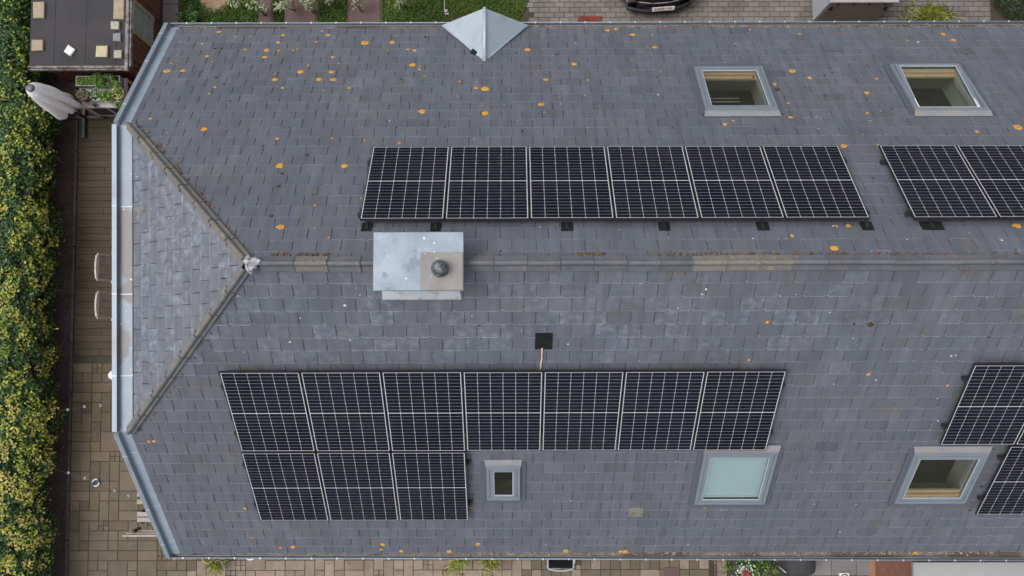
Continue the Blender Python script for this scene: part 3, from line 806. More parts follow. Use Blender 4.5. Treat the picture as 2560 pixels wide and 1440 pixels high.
def gutter(side):
    y_in, y_out, zt, zb = 4.675, 4.815 if side == 1 else 4.825, -4.735, -4.86
    yo = lambda x: side * (y_out + (0.0 if side == 1 else .0055 * (x + 4)))
    yi = lambda x: side * y_in
    x0, x1 = -6.19 if side == 1 else -6.09, XE
    mb = MB()
    P = []
    for x in (x0, x1):
        o_, i_ = yo(x), yi(x)
        P += [Vector((x, i_, zt + .06)), Vector((x, i_, zb)), Vector((x, o_ - side * .012, zb)), Vector((x, o_ - side * .012, zt)), Vector((x, o_, zt)), Vector((x, o_, zb - .012)), Vector((x, i_ - side * .012, zb - .012))]
    n = 7
    f = [(i, i + 1, n + i + 1, n + i) for i in range(n - 1)]
    if side == 1: f = [q[::-1] for q in f]
    mb.faces(P, f)
    mb.poly([P[0], P[1], P[2], P[3]]) 
    g = attach(mb.build('gutter', M['zinc_light'] if side == 1 else M['zinc']), house)
    bead = MB()
    bead.tube([(x0, yo(x0), zt + .002), (x1, yo(x1), zt + .002)], .0115, 8)
    attach(bead.build('rolled_bead', M['zinc_rim'], smooth=True), g)
    cl = MB()
    x = x0 + .3
    while x < XE - .2:
        cl.box((x - .011, yo(x) - .016, zt + .004), (x + .011, yo(x) + .014, zt + .017)); x += .455
    attach(cl.build('bracket_tip', M['alu_light'], kind='stuff'), g)
    # silt lying against the slates; the outer strip paints the gutter floor's shade
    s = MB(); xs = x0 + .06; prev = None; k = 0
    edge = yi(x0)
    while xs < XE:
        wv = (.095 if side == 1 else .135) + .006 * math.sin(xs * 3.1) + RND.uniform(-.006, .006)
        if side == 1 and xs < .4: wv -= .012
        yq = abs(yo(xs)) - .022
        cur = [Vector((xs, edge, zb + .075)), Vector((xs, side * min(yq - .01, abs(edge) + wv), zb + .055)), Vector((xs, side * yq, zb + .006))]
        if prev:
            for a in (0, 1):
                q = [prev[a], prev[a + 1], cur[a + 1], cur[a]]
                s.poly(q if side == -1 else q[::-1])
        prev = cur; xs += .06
    attach(s.build('silt_and_shade', M['silt_and_shade'], kind='stuff'), g)
    l = MB()
    rngs = [(.5, 8.4, 300), (-5.8, -5.3, 14), (-4.5, -4.2, 8)] if side == 1 else [(-.9, 8.6, 420), (-5, -1, 50), (-.9, 1.2, 60)]
    for a, b_, n_ in rngs:
        for _ in range(n_):
            p = Vector((RND.uniform(a, b_), edge + side * ((.06 if side == 1 else .085) + abs(RND.gauss(.010, .018))), zb + .066 + RND.uniform(0, .012)))
            q = RND.uniform(.008, .028); w = RND.uniform(0, 6.28); u = Vector((math.cos(w), math.sin(w), RND.uniform(-.3, .3))); v = Vector((-u.y, u.x, RND.uniform(-.3, .3)))
            l.poly([p + u * q, p + v * q * .6, p - u * q, p - v * q * .6], RND.uniform(.3, 1.9))
    attach(l.build('leaf_litter', M['litter'], kind='stuff'), g)
gutter(1); gutter(-1)

# ---------------------------------------------------------------- dormer with a zinc gable roof over the garden door
dx, dz = -.425, -3.869
hit, fr = Vector((dx, 3.86, dz + .035)), Vector((dx, 4.775, dz + .035))
lc, rc = Vector((-1.235, 4.74, -4.665)), Vector((.357, 4.74, -4.665))
mb = MB(); th = Vector((0, 0, -.03))
for q in ([hit, lc, fr], [fr, rc, hit]):
    n0 = [p + th for p in q]
    mb.faces(q + n0, [(0, 1, 2), (5, 4, 3), (0, 3, 4, 1), (1, 4, 5, 2), (2, 5, 3, 0)])
dormer = MB(); dormer.faces([Vector((-1.14, 4.62, G)), Vector((.26, 4.62, G)), Vector((.26, 4.62, -4.75)), Vector((dx, 4.62, -4.05)), Vector((-1.14, 4.62, -4.75)),
                             Vector((-1.14, 4.5, G)), Vector((.26, 4.5, G)), Vector((.26, 4.5, -4.75)), Vector((dx, 3.9, -4.05)), Vector((-1.14, 4.5, -4.75))],
                            [(1, 0, 4, 3, 2), (0, 5, 9, 4), (2, 7, 6, 1), (4, 9, 8, 3), (3, 8, 7, 2)])
dormer = attach(dormer.build('dormer', M['brick']), house)
zr = attach(mb.build('zinc_roof', M['zinc_light']), dormer)
mb = MB()
mb.tube([hit + Vector((0, -.03, .012)), fr + Vector((0, .01, .012))], [.036, .028], 8)
mb.tube([hit + Vector((0, -.02, .0)), (hit + lc) / 2 + Vector((0, 0, .008)), lc + Vector((0, 0, .006))], .012, 6)
mb.tube([hit + Vector((0, -.02, .0)), (hit + rc) / 2 + Vector((0, 0, .008)), rc + Vector((0, 0, .006))], .012, 6)
attach(mb.build('seam', M['zinc_rib'], smooth=True), dormer)
mb = MB(); q = Vector((-.62, 4.02, -4.0)); 
mb.faces([q + Vector(p) for p in ((-.07, .02, .0), (.03, -.05, .03), (.075, .02, .03), (-.02, .10, -.02))], [(0, 1, 2, 3)])
attach(mb.build('lead_flap', M['pad']), dormer)

# ---------------------------------------------------------------- chimney
mb = MB(); mb.box((-1.68, -.30, -.7), (-.67, .30, .30))
chim = attach(mb.build('chimney', M['brick']), house)
mb = MB(); mb.box((-1.76, -.383, .30), (-.588, .380, .352), bev=.006)
attach(mb.build('zinc_cap', M['zinc_cap']), chim)
mb = MB(); mb.box((-1.145, -.376, .3535), (-.597, .113, .366), bev=.004)
attach(mb.build('concrete_slab', M['concrete']), chim)
mb = MB(); mb.lathe((-.892, -.10, .366), [(.112, 0), (.110, .07), (.095, .09), (.070, .10), (.070, .17), (.086, .175), (.088, .20), (.075, .225), (.04, .238), (0.0, .24)], 24)
attach(mb.build('flue_cowl', mat('cowl_metal', (.035, .036, .040), (.14, .145, .15), 24, .5, .25, 60, metal=.3), smooth=True), chim)
LA = mat('lead_apron', (.36, .39, .40), (.42, .45, .47), 4, .5, .08, 40, metal=.15, patch=(.28, .26, .23), pscale=5, plo=.5, phi=.66)
mb = MB()
mb.prism([SP(-1, -1.725, .40, .03), SP(-1, -1.735, .625, .026), SP(-1, -.655, .625, .026), SP(-1, -.668, .40, .03)][::1], .006, NLO)
attach(mb.build('front_apron', LA), chim); mb = MB()
mb.prism([SP(1, -1.72, .40, .03), SP(1, -.66, .40, .03), SP(1, -.66, .60, .026), SP(1, -1.72, .60, .026)][::1], .006, NUP)
attach(mb.build('rear_apron', LA), chim)
mb = MB()
for _ in range(10):
    x, y, r_ = RND.uniform(-1.72, -.62), RND.uniform(-.35, .36), RND.choice((.006, .008, .010, .018))
    blob(mb, lambda a, s, h: Vector((a, s, h)), x, y, r_, .370 if x > -1.15 and y < .11 else .3555, 1, 1, 8, .4)
attach(mb.build('bird_droppings', M['dropping'], kind='stuff'), chim)

# ---------------------------------------------------------------- roof windows
def roof_window(name, side, x0, x1, s0, s1, label, tilt=0.0, blind=False, clutter=None):
    W, H = x1 - x0, s1 - s0
    c = SP(side, (x0 + x1) / 2, (s0 + s1) / 2, 0)
    n = NUP if side == 1 else NLO; up = Vector((0, -side * C45, C45)); ex = up.cross(n)
    MT = Matrix.Translation(c) @ Matrix((ex, up, n)).transposed().to_4x4()
    def put(mb, nm, m, par, **kw):
        o = mb.build(nm, m, **kw); o.matrix_basis = MT; attach(o, par); return o
    def ring(mb, w, h, b, z0, z1, bev=.004):
        mb.box((-w / 2, -h / 2, z0), (-w / 2 + b, h / 2, z1), bev=bev); mb.box((w / 2 - b, -h / 2, z0), (w / 2, h / 2, z1), bev=bev)
        mb.box((-w / 2 + b, h / 2 - b, z0), (w / 2 - b, h / 2, z1), bev=bev); mb.box((-w / 2 + b, -h / 2, z0), (w / 2 - b, -h / 2 + b, z1), bev=bev)
    mb = MB(); ring(mb, W, H, .052, -.06, .085)
    win = put(mb, 'roof_window', M['alu'], house, label=label)
    # flashing round the frame
    mb = MB()
    mb.box((-W / 2 - .085, -H / 2 - .06, .016), (-W / 2 - .002, H / 2 + .06, .036)); mb.box((W / 2 + .002, -H / 2 - .06, .016), (W / 2 + .085, H / 2 + .06, .036))
    mb.box((-W / 2 - .06, -H / 2 - .14, .020), (W / 2 + .06, -H / 2 - .003, .030))
    put(mb, 'flashing', M['alu_dark'], win)
    mb = MB()
    tp = H / 2 + .003
    mb.faces([(-W / 2 - .01, tp, .070), (W / 2 + .01, tp, .070), (W / 2 + .012, tp + .045, .066), (-W / 2 - .012, tp + .045, .066),
              (-W / 2 - .03, tp + .125, .024), (W / 2 + .03, tp + .125, .024), (-W / 2 - .01, tp, .02), (W / 2 + .01, tp, .02)],
             [(0, 1, 2, 3), (3, 2, 5, 4), (6, 0, 3, 4), (1, 7, 5, 2)])
    put(mb, 'head_collar', M['lead'] , win)
    # sash, a little open when tilted
    T = Matrix.Rotation(tilt, 4, 'X')
    sw, sh = W - .112, H - .112
    mb = MB(); ring(mb, sw, sh, .058, .02, .078)
    for i, v in enumerate(mb.v): mb.v[i] = tuple(T @ Vector(v))
    sash = put(mb, 'sash', M['alu'], win)
    mb = MB()
    gwn, ghn = sw - .112, sh - .112
    b = .018
    ring(mb, gwn + .004, ghn + .004, b, .062, .070, 0)
    for i, v in enumerate(mb.v): mb.v[i] = tuple(T @ Vector(v))
    put(mb, 'glazing_seal', M['alu_light'], win)
    mb = MB()
    q = [T @ Vector((sx * gwn / 2, sy * ghn / 2, .060)) for sx, sy in ((-1, -1), (1, -1), (1, 1), (-1, 1))]
    q2 = [p - n * 0 + Vector((0, 0, -.006)) for p in q]
    mb.faces(q, [(0, 1, 2, 3)])
    put(mb, 'pane', M['glass_blind'] if blind else M['glass'], win)
    if blind:
        mb = MB(); mb.box((-gwn / 2, -ghn / 2 + .055, .012), (gwn / 2, ghn / 2, .016))
        bl = put(mb, 'blind', M['blind'], win)
        mb = MB(); mb.box((-gwn / 2, -ghn / 2 + .03, .010), (gwn / 2, -ghn / 2 + .055, .034), bev=.004)
        put(mb, 'blind_bar', M['reveal'], win)
    mb = MB(); ring(mb, gwn + .02, ghn + .02, .012, -.03, .050, 0); ring(mb, gwn + .05, ghn + .05, .034, -.13, -.032, 0)
    put(mb, 'inner_frame', M['reveal'] if W > .8 else M['alu_dark'], win)
    mb = MB()
    if W > .8 and not blind:
        mb.box((-gwn / 2 + .01, -ghn / 2 + .003, -.02), (gwn / 2 - .01, -ghn / 2 + .060, .030), bev=.006); mb.box((-gwn / 2 + .01, -ghn / 2 + .064, -.05), (gwn / 2 - .01, -ghn / 2 + .135, -.012), bev=.006)
    if mb.v: put(mb, 'pine_sill', M['pine'], win)
    # plastered shaft into the attic room
    mb = MB(); a, b_ = gwn / 2 + .02, ghn / 2 + .02
    top = [(-a, -b_, -.11), (a, -b_, -.11), (a, b_, -.11), (-a, b_, -.11)]
    k = .42
    low = [(-a - .02, -b_ - k * .75, -.11 - k), (a + .02, -b_ - k * .75, -.11 - k), (a + .02, b_ + k * .55, -.11 - k), (-a - .02, b_ + k * .55, -.11 - k)]
    mb.faces(top + low, [(i, (i + 1) % 4, (i + 1) % 4 + 4, i + 4) for i in range(4)])
    put(mb, 'reveal', M['reveal'], win)
    return win, put, gwn, ghn
L_ = ['grey roof window shut flat in the garden slope', 'grey roof window standing slightly open in the garden slope', 'small square roof window beside the lower panels',
      'roof window with its pale blue green blind drawn', 'roof window without blind, pine frame showing']
for (nm, side, a, b_, c_, d_), lab, tl, bd in zip(WINS, L_, (0, R(-4.5), 0, 0, R(1.2)), (0, 0, 0, 1, 0)):
    win, put, gwn, ghn = roof_window(nm, side, a, b_, c_, d_, lab, tl, bool(bd))

# two pale rails of a clothes airer in the room below the shut garden window
e = MB()
for s_ in (4.90, 5.01): e.tube([SP(1, 3.30, s_, -.50), SP(1, 3.98, s_, -.50)], .010, 8)
attach(e.build('towel_rail', M['reveal'], smooth=True, label='pair of thin pale rails inside the shut garden roof window'), house)

# ================================================================ solar panels
def panel_meshes():
    fr = MB(); w, h = PW / 2, PH / 2; e = .011
    # frame: thin black lip around the sheet and a 35 mm deep skirt
    for a, b_ in (((-w - e, -h - e, -.035), (-w, h + e, .002)), ((w, -h - e, -.035), (w + e, h + e, .002)),
                  ((-w, h, -.035), (w, h + e, .002)), ((-w, -h - e, -.035), (w, -h, .002))): fr.box(a, b_)
    sh = MB(); sh.box((-w, -h, -.006), (w, h, -.001))
    ce = MB(); m = .0095; cw, gapx = (PW - 2 * m) / 6, .0052
    half = (PH - 2 * m - .012) / 2; chh = half / 12
    for j in range(24):
        y0 = -h + m + j * chh + (.012 if j >= 12 else 0)
        for i in range(6):
            x0 = -w + m + i * cw
            a, b_, c_, d_ = x0 + gapx / 2, x0 + cw - gapx / 2, y0 + .0016, y0 + chh - .0016
            r_ = .0085
            z = .0005
            lo_c, hi_c = (j % 3 == 0), (j % 3 == 2)
            q = [(a + (r_ if lo_c else 0), c_, z), (b_ - (r_ if lo_c else 0), c_, z)]
            if lo_c: q.append((b_, c_ + r_, z))
            q += [(b_, d_ - (r_ if hi_c else 0), z)]
            if hi_c: q.append((b_ - r_, d_, z))
            q += [(a + (r_ if hi_c else 0), d_, z)]
            if hi_c: q.append((a, d_ - r_, z))
            if lo_c: q.append((a, c_ + r_, z))
            ce.poly(q, RND.uniform(.55, 1.45))
    return fr.mesh('frame', M['frame']), sh.mesh('backsheet', M['sheet']), ce.mesh('cell_grid', M['cell'])
FM, SM, CM = panel_meshes()
NUM = ['first', 'second', 'third', 'fourth', 'fifth', 'sixth', 'seventh']
def plabel(row, i):
    if row == 'back':
        return 'solar panel %s from the left in the six panel row between chimney and garden eave' % NUM[i]
    if row == 'back2': return ('solar panel at the left end of the garden slope row below the open roof window', 'solar panel cut by the picture edge, second in the row below the open roof window')[min(i, 1)]
    if row == 'front': return 'solar panel %s from the left in the upper seven panel row of the terrace slope' % NUM[i]
    if row == 'frontlow': return ('leftmost solar panel of the lower three panel row near the terrace eave', 'middle solar panel of the lower three panel row near the terrace eave',
                                  'rightmost solar panel of the lower three panel row, beside the small roof window')[i]
    if row == 'right': return ('whole solar panel just above the right hand terrace roof window', 'solar panel cut by the picture edge, upper row right of the terrace roof windows')[min(i, 1)]
    return 'solar panel cut by the picture edge, right of the unblinded terrace roof window'
GROUP = {'back': 'solar panels on the garden slope', 'back2': 'solar panels on the garden slope'}
cnt = {}
for row, side, x0, s0 in PANELS:
    i = cnt.get(row, 0); cnt[row] = i + 1
    if row in ('back2', 'right') and i > 1: continue
    if row == 'rightlow' and i > 0: continue
    n = NUP if side == 1 else NLO
    c = SP(side, x0 + PW / 2, s0 + PH / 2, .15)
    e = empty('solar_panel', c, (R(-45 * side), 0, 0), plabel(row, i), 'solar panel', GROUP.get(row, 'solar panels on the terrace slope'))
    e.rotation_euler[0] += RND.uniform(-.003, .003)
    for nm, me in (('frame', FM), ('backsheet', SM), ('cell_grid', CM)):
        o = bpy.data.objects.new(nm, me); COL.objects.link(o); o.parent = e

# rails carrying the panels, with their clamps
def rail(side, xa, xb, s, label, clamps, group='mounting rails under the panels'):
    e = empty('mounting_rail', SP(side, (xa + xb) / 2, s, .06), (R(-45 * side), 0, 0), label, 'rail', group)
    mb = MB(); L = (xb - xa) / 2
    mb.box((-L, -.020, -.02), (L, .020, .048)); 
    mb.build('rail_body', M['rail'], e)
    mb = MB(); mb.box((-.035, -.03, -.045), (.035, .03, -.02)); hk = mb.mesh('roof_hook', M['rail'])
    x = xa + .15
    while x < xb:
        o = bpy.data.objects.new('roof_hook', hk); COL.objects.link(o); o.parent = e; o.location.x = x - (xa + xb) / 2; x += 1.15
    mb = MB(); mb.box((-.013, -.028, .05), (.013, .028, .094), bev=.004); mb.lathe((0, 0, .094), [(.006, 0), (.006, .004)], 8); cm = mb.mesh('clamp', M['rail'])
    for x in clamps:
        o = bpy.data.objects.new('clamp', cm); COL.objects.link(o); o.parent = e; o.location.x = x - (xa + xb) / 2
PP = PW + PG
for side, xa, n, s0, nm in ((1, -2.045, 6, .787, 'six panel row beside the chimney'), (1, 5.598, 4, .791, 'panel row below the open roof window'),
                            (-1, -4.186, 7, 1.936, 'seven panel row of the terrace slope'), (-1, -4.194, 3, 1.936 + PH + .058, 'lower three panel row of the terrace slope'),
                            (-1, 6.702, 3, 1.820, 'upper panel row at the right picture edge'), (-1, 7.812, 2, 1.820 + PH + .058, 'lower panel row at the right picture edge')):
    xb = xa + n * PP - PG
    cl = [xa - .024] + [xa + i * PP - PG / 2 for i in range(1, n)] + [xb + .024]
    for f, w in ((.20, 'nearer the ridge'), (.885 if side == 1 else .80, 'nearer the eave')):
        if side == 1: f = {.20: .10, .885: .82}[f]
        rail(side, xa - .065, xb + .065, s0 + PH * f, 'black mounting rail under the %s, %s' % (nm, w), cl)

# black flashing pads showing below the panels of the garden slope
for (a, b_), w in zip(((-2.044, -1.894), (-1.088, -.943), (.719, .885), (2.069, 2.224), (3.429, 3.596), (4.872, 5.038), (5.704, 6.009)),
                      ('at the left corner of the six panel row', 'behind the zinc chimney cap', 'under the third panel of the six', 'under the fourth panel of the six',
                       'under the fifth panel of the six', 'under the right corner of the six panel row', 'under the row below the open roof window')):
    e = empty('flashing_pad', SP(1, (a + b_) / 2, .72, .022), (R(-45), 0, 0), 'black rubber flashing pad ' + w, 'flashing', 'black pads at the roof hooks')
    mb = MB(); w_ = (b_ - a) / 2; mb.box((-w_, -.05, -.012), (w_, .13, .006), bev=.003); mb.build('rubber_sheet', M['pad'], e)
    mb = MB(); mb.box((-.02, -.01, .007), (.02, .13, .02)); mb.build('hook_arm', M['rail'], e)
e = empty('cable_flashing', SP(-1, .489, 1.436, .024), (R(45), 0, 0), 'black square flashing pad where the pipe enters above the terrace panels', 'flashing')
mb = MB(); mb.box((-.121, -.16, -.012), (.121, .16, .006), bev=.004); mb.build('rubber_sheet', M['pad'], e)
mb = MB(); mb.box((-.112, .06, .007), (.115, .15, .016), bev=.004); mb.build('folded_edge', M['pad'], e)
mb = MB(); pts = [SP(-1, .467, 1.56, .035), SP(-1, .468, 1.70, .032), SP(-1, .470, 1.78, .03), SP(-1, .458, 1.86, .03), SP(-1, .456, 1.95, .03), SP(-1, .456, 2.12, .03)]
o = mb; o.tube(pts, .0125, 8)
o.build('cable_pipe', M['copper'], smooth=True, label='copper and white pipe running from the square pad under the panels', cat='pipe')
# ================================================================ garden, terrace and drive
NR = np.random.default_rng(5)
def leaf_mesh(name, m, pos, size, tone, updir=None, spread=.9, aspect=.5, dirs=None):
    """many small folded leaves as one mesh: pos N x 3, size N, tone N"""
    n = len(pos)
    nr = NR.normal(size=(n, 3)) * spread + (np.array([0, 0, 1.0]) if updir is None else updir)
    nr /= np.linalg.norm(nr, axis=1)[:, None]
    d = NR.normal(size=(n, 3)) if dirs is None else dirs + NR.normal(size=(n, 3)) * .25
    d -= (d * nr).sum(1)[:, None] * nr; d /= np.linalg.norm(d, axis=1)[:, None] + 1e-9
    s = np.cross(nr, d)
    L = size[:, None]
    v = np.stack([pos - d * L * .5, pos + s * L * aspect * .5 + nr * L * .10 - d * L * .05, pos + d * L * .5, pos - s * L * aspect * .5 + nr * L * .10 - d * L * .05], 1).reshape(-1, 3)
    me = bpy.data.meshes.new(name)
    me.vertices.add(4 * n); me.vertices.foreach_set('co', v.astype(np.float32).ravel())
    idx = np.arange(4 * n).reshape(n, 4)
    tri = np.concatenate([idx[:, [0, 1, 2]], idx[:, [0, 2, 3]]], 1).reshape(-1)
    me.loops.add(6 * n); me.loops.foreach_set('vertex_index', tri.astype(np.int32))
    me.polygons.add(2 * n); me.polygons.foreach_set('loop_start', np.arange(0, 6 * n, 3, dtype=np.int32))
    at = me.attributes.new('tone', 'FLOAT', 'POINT'); at.data.foreach_set('value', np.repeat(tone, 4).astype(np.float32))
    me.materials.append(m); me.update(calc_edges=True); me.validate()
    return me
def leaves(name, m, pos, size, tone, parent=None, **kw):
    extra = {k: kw.pop(k) for k in list(kw) if k in ('updir', 'spread', 'aspect', 'dirs')}
    o = bpy.data.objects.new(name, leaf_mesh(name, m, np.asarray(pos, float), np.asarray(size, float), np.asarray(tone, float), **extra))
    COL.objects.link(o)
    if parent is not None: attach(o, parent)
    return tag(o, **kw)

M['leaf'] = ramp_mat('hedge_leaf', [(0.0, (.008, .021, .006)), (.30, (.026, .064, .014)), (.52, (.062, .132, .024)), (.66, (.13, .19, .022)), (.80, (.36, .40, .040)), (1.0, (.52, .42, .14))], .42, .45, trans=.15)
M['leaf_green'] = ramp_mat('fresh_leaf', [(0.0, (.02, .05, .010)), (.5, (.07, .16, .025)), (1.0, (.20, .32, .05))], .5, .4, trans=.2)
M['leaf_pale'] = ramp_mat('silver_leaf', [(0.0, (.10, .13, .05)), (.5, (.25, .29, .17)), (1.0, (.46, .46, .31))], .6, .3, trans=.1)
M['leaf_bamboo'] = ramp_mat('bamboo_leaf', [(0.0, (.10, .13, .015)), (.5, (.26, .30, .04)), (1.0, (.42, .42, .10))], .5, .4, trans=.2)
M['grass'] = ramp_mat('grass_blade', [(0.0, (.018, .045, .008)), (.5, (.055, .11, .016)), (.8, (.12, .17, .025)), (1.0, (.22, .20, .07))], .6, .3, trans=.15)
M['twig'] = mat('twig', (.10, .075, .05), (.16, .12, .08), 10, .9)
M['soil'] = mat('soil', (.048, .034, .026), (.075, .055, .042), 3, .95, .35, 60, .8, 40, patch=(.03, .022, .018), pscale=12, plo=.55, phi=.65)
M['earth'] = mat('earth', (.055, .06, .025), (.07, .052, .03), 1.5, .95, .3, 30, .5, 30)
M['drysoil'] = mat('dry_soil', (.27, .19, .12), (.19, .13, .08), 6, .95, .25, 40, .6, 40)
M['kerbstone'] = mat('edging_concrete', (.085, .07, .055), (.06, .05, .038), 5, .9, .25, 60, .3)
M['deck'] = mat('deck_plank', (.060, .043, .022), (.042, .031, .017), 2.2, .8, .22, 45, .4, 60, stretch=(.35, 2.5, 2.5), rand=.11, patch=(.090, .062, .036), pscale=1.5, plo=.58, phi=.74)  # colour darkened for the shade in the gap between hedge and house
M['p_moss_shade'] = mat('paver_mossy_shaded', (.108, .083, .048), (.088, .070, .042), 3, .85, .2, 60, .35, 70, rand=.14, patch=(.125, .095, .064), pscale=4.5)  # mossy tone, with the shade of the hedge gap put into the colour
M['p_tan'] = mat('paver_tan', (.225, .185, .132), (.185, .152, .112), 5, .85, .18, 70, .35, 70, rand=.16, patch=(.16, .13, .10), pscale=6)
M['p_pink'] = mat('paver_pink', (.215, .160, .122), (.18, .138, .108), 5, .85, .18, 70, .35, 70, rand=.16, patch=(.15, .12, .098), pscale=6)
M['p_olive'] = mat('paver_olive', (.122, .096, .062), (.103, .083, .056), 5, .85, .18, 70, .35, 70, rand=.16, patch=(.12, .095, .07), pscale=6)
M['p_grey'] = mat('paver_grey', (.135, .118, .108), (.165, .148, .132), 2.5, .88, .2, 70, .35, 70, rand=.15, patch=(.105, .088, .072), pscale=1.2)
M['joint'] = mat('joint_sand', (.050, .040, .027), (.034, .033, .017), 8, .95, .3, 80)
M['wood_grey'] = mat('weathered_wood', (.36, .325, .29), (.28, .25, .225), 8, .8, .2, 50, .3, stretch=(1, 1, 1), tone=.5)
M['wood_brown'] = mat('stained_wood', (.105, .040, .021), (.075, .028, .016), 2.5, .65, .25, 40, .3, stretch=(3, 3, .4))
M['wood_fascia'] = mat('flaking_fascia', (.085, .068, .062), (.24, .225, .22), 11, .85, .3, 60, .4, patch=(.06, .04, .035), pscale=8)
M['felt'] = mat('roofing_felt', (.030, .028, .030), (.038, .035, .036), 1.8, .88, .18, 90, .35, 90, patch=(.024, .022, .022), pscale=1.3)
M['stone_tan'] = mat('stone_tan', (.30, .245, .17), (.24, .20, .14), 12, .9, .25, 70, .4, 60)
M['stone_yellow'] = mat('stone_yellow', (.43, .37, .235), (.37, .32, .21), 9, .9, .15, 70, .3, 60)
M['stone_white'] = mat('stone_white', (.62, .60, .585), (.52, .51, .49), 6, .85, .08, 60)
M['stone_grey'] = mat('stone_grey', (.15, .15, .16), (.19, .19, .20), 8, .9, .15, 60, .3)
M['stone_moss'] = mat('stone_mossy', (.25, .235, .185), (.36, .34, .28), 16, .9, .25, 60, .4)
M['frost'] = mat('frosted_glass', (.20, .255, .255), (.23, .285, .285), 2, .25, .05, 40, spec=.5)
M['mullion'] = mat('old_paint', (.28, .23, .16), (.20, .15, .10), 12, .8, .2)
M['white_cloth'] = mat('white_canvas', (.90, .90, .89), (.86, .865, .87), 3, .8, .04, 60)
_nt = M['white_cloth'].node_tree      # thin canvas lets light through
_tb = _nt.nodes.new('ShaderNodeBsdfTranslucent'); _tb.inputs[0].default_value = (.8, .8, .8, 1); _mx = _nt.nodes.new('ShaderNodeMixShader'); _mx.inputs[0].default_value = .42
_po = [n for n in _nt.nodes if n.type == 'OUTPUT_MATERIAL'][0]; _pb = [n for n in _nt.nodes if n.type == 'BSDF_PRINCIPLED'][0]
_nt.links.new(_pb.outputs[0], _mx.inputs[1]); _nt.links.new(_tb.outputs[0], _mx.inputs[2]); _nt.links.new(_mx.outputs[0], _po.inputs[0])
M['black'] = mat('black_metal', (.012, .012, .013), rough=.45)
M['dark'] = mat('dark_plastic', (.025, .026, .028), rough=.5)
M['table_top'] = mat('worn_table_top', (.36, .36, .37), (.25, .25, .25), 8, .7, .2, 60, patch=(.14, .12, .11), pscale=9, plo=.58, phi=.7)
M['terracotta'] = mat('red_pot', (.19, .035, .040), (.14, .03, .03), 5, .6)
M['pot_white'] = mat('white_pot', (.62, .58, .52), rough=.5)
M['pot_cream'] = mat('cream_pot', (.62, .45, .27), rough=.6)
M['compost'] = mat('compost', (.055, .035, .025), (.035, .023, .017), 30, .95, .3, 90, .6)
M['car'] = mat('car_paint', (.006, .007, .012), rough=.22, fine=0, spec=.6, coat=.6)
M['car_plastic'] = mat('car_plastic', (.016, .016, .017), rough=.6)
M['chrome'] = mat('chrome', (.62, .63, .65), rough=.15, metal=1.0, fine=0)
M['plate'] = mat('plate_white', (.72, .68, .66), rough=.4, fine=0)
M['plate_blue'] = mat('plate_blue', (.05, .06, .20), rough=.4, fine=0)
M['ink'] = mat('plate_ink', (.10, .05, .06), rough=.5, fine=0)
M['tyre'] = mat('tyre', (.015, .015, .015), rough=.9)
M['tarp'] = mat('grey_tarpaulin', (.30, .29, .28), (.26, .25, .24), 2, .6, .12, 40, .2, 20)
M['panel_grey'] = mat('pale_grey_panel', (.36, .385, .40), (.32, .345, .36), 2, .5, .06, 40)
M['brown_slab'] = mat('brown_slab', (.085, .053, .048), (.10, .065, .058), 4, .85, .15, 60, .2)
M['slab_grey'] = mat('grey_slab', (.175, .172, .17), (.15, .147, .145), 3, .85, .12, 80, .2, rand=.12)
M['flat_roof'] = mat('pale_flat_roof', (.235, .232, .226), (.255, .252, .246), 1.5, .75, .05, 60)
M['coir'] = mat('coir_mat', (.30, .165, .095), (.25, .135, .08), 20, .95, .3, 90, .6)

# ---------------------------------------------------------------- ground
mb = MB(); mb.poly([(-260, -260, G - .06), (260, -260, G - .06), (260, 260, G - .06), (-260, 260, G - .06)])
mb.build('ground', M['earth'], kind='structure')
mb = MB()
mb.box((-11.6, -9, G - .05), (-9.06, 6.5, G + .01))
mb.build('soil_bed', M['soil'], kind='structure')
mb = MB()
y = -8.0
while y < 3.6: mb.box((-9.055, y, G - .05), (-8.995, y + .985, G + .045), bev=.008); y += 1.0
mb.build('kerb', M['kerbstone'], kind='structure')

# deck of boards beside the gable
mb = MB(); mb.box((-8.98, -1.28, G - .05), (-5.99, 4.35, G + .030))
deck = mb.build('deck', M['joint'], kind='structure')
y = -1.255; k = 0
tmpl = {}
while y < 4.3:
    cuts = [-8.975, -5.995] if k % 3 else [-8.975, RND.choice((-8.42, -8.35, -7.3)), -5.995]
    for a, b_ in zip(cuts, cuts[1:]):
        key = round(b_ - a, 3)
        if key not in tmpl:
            mb = MB(); w = (b_ - a) / 2
            mb.box((-w + .002, -.066, -.012), (w - .002, .066, .012), bev=.005)
            for g_ in (-.044, -.022, 0, .022, .044): mb.box((-w + .004, g_ - .007, .0121), (w - .004, g_ + .007, .0138))
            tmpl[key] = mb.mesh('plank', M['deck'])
        o = bpy.data.objects.new('plank', tmpl[key]); COL.objects.link(o)
        o.location = ((a + b_) / 2, y + .07, G + .035 + RND.uniform(-.002, .002)); attach(o, deck)
    y += .1395; k += 1

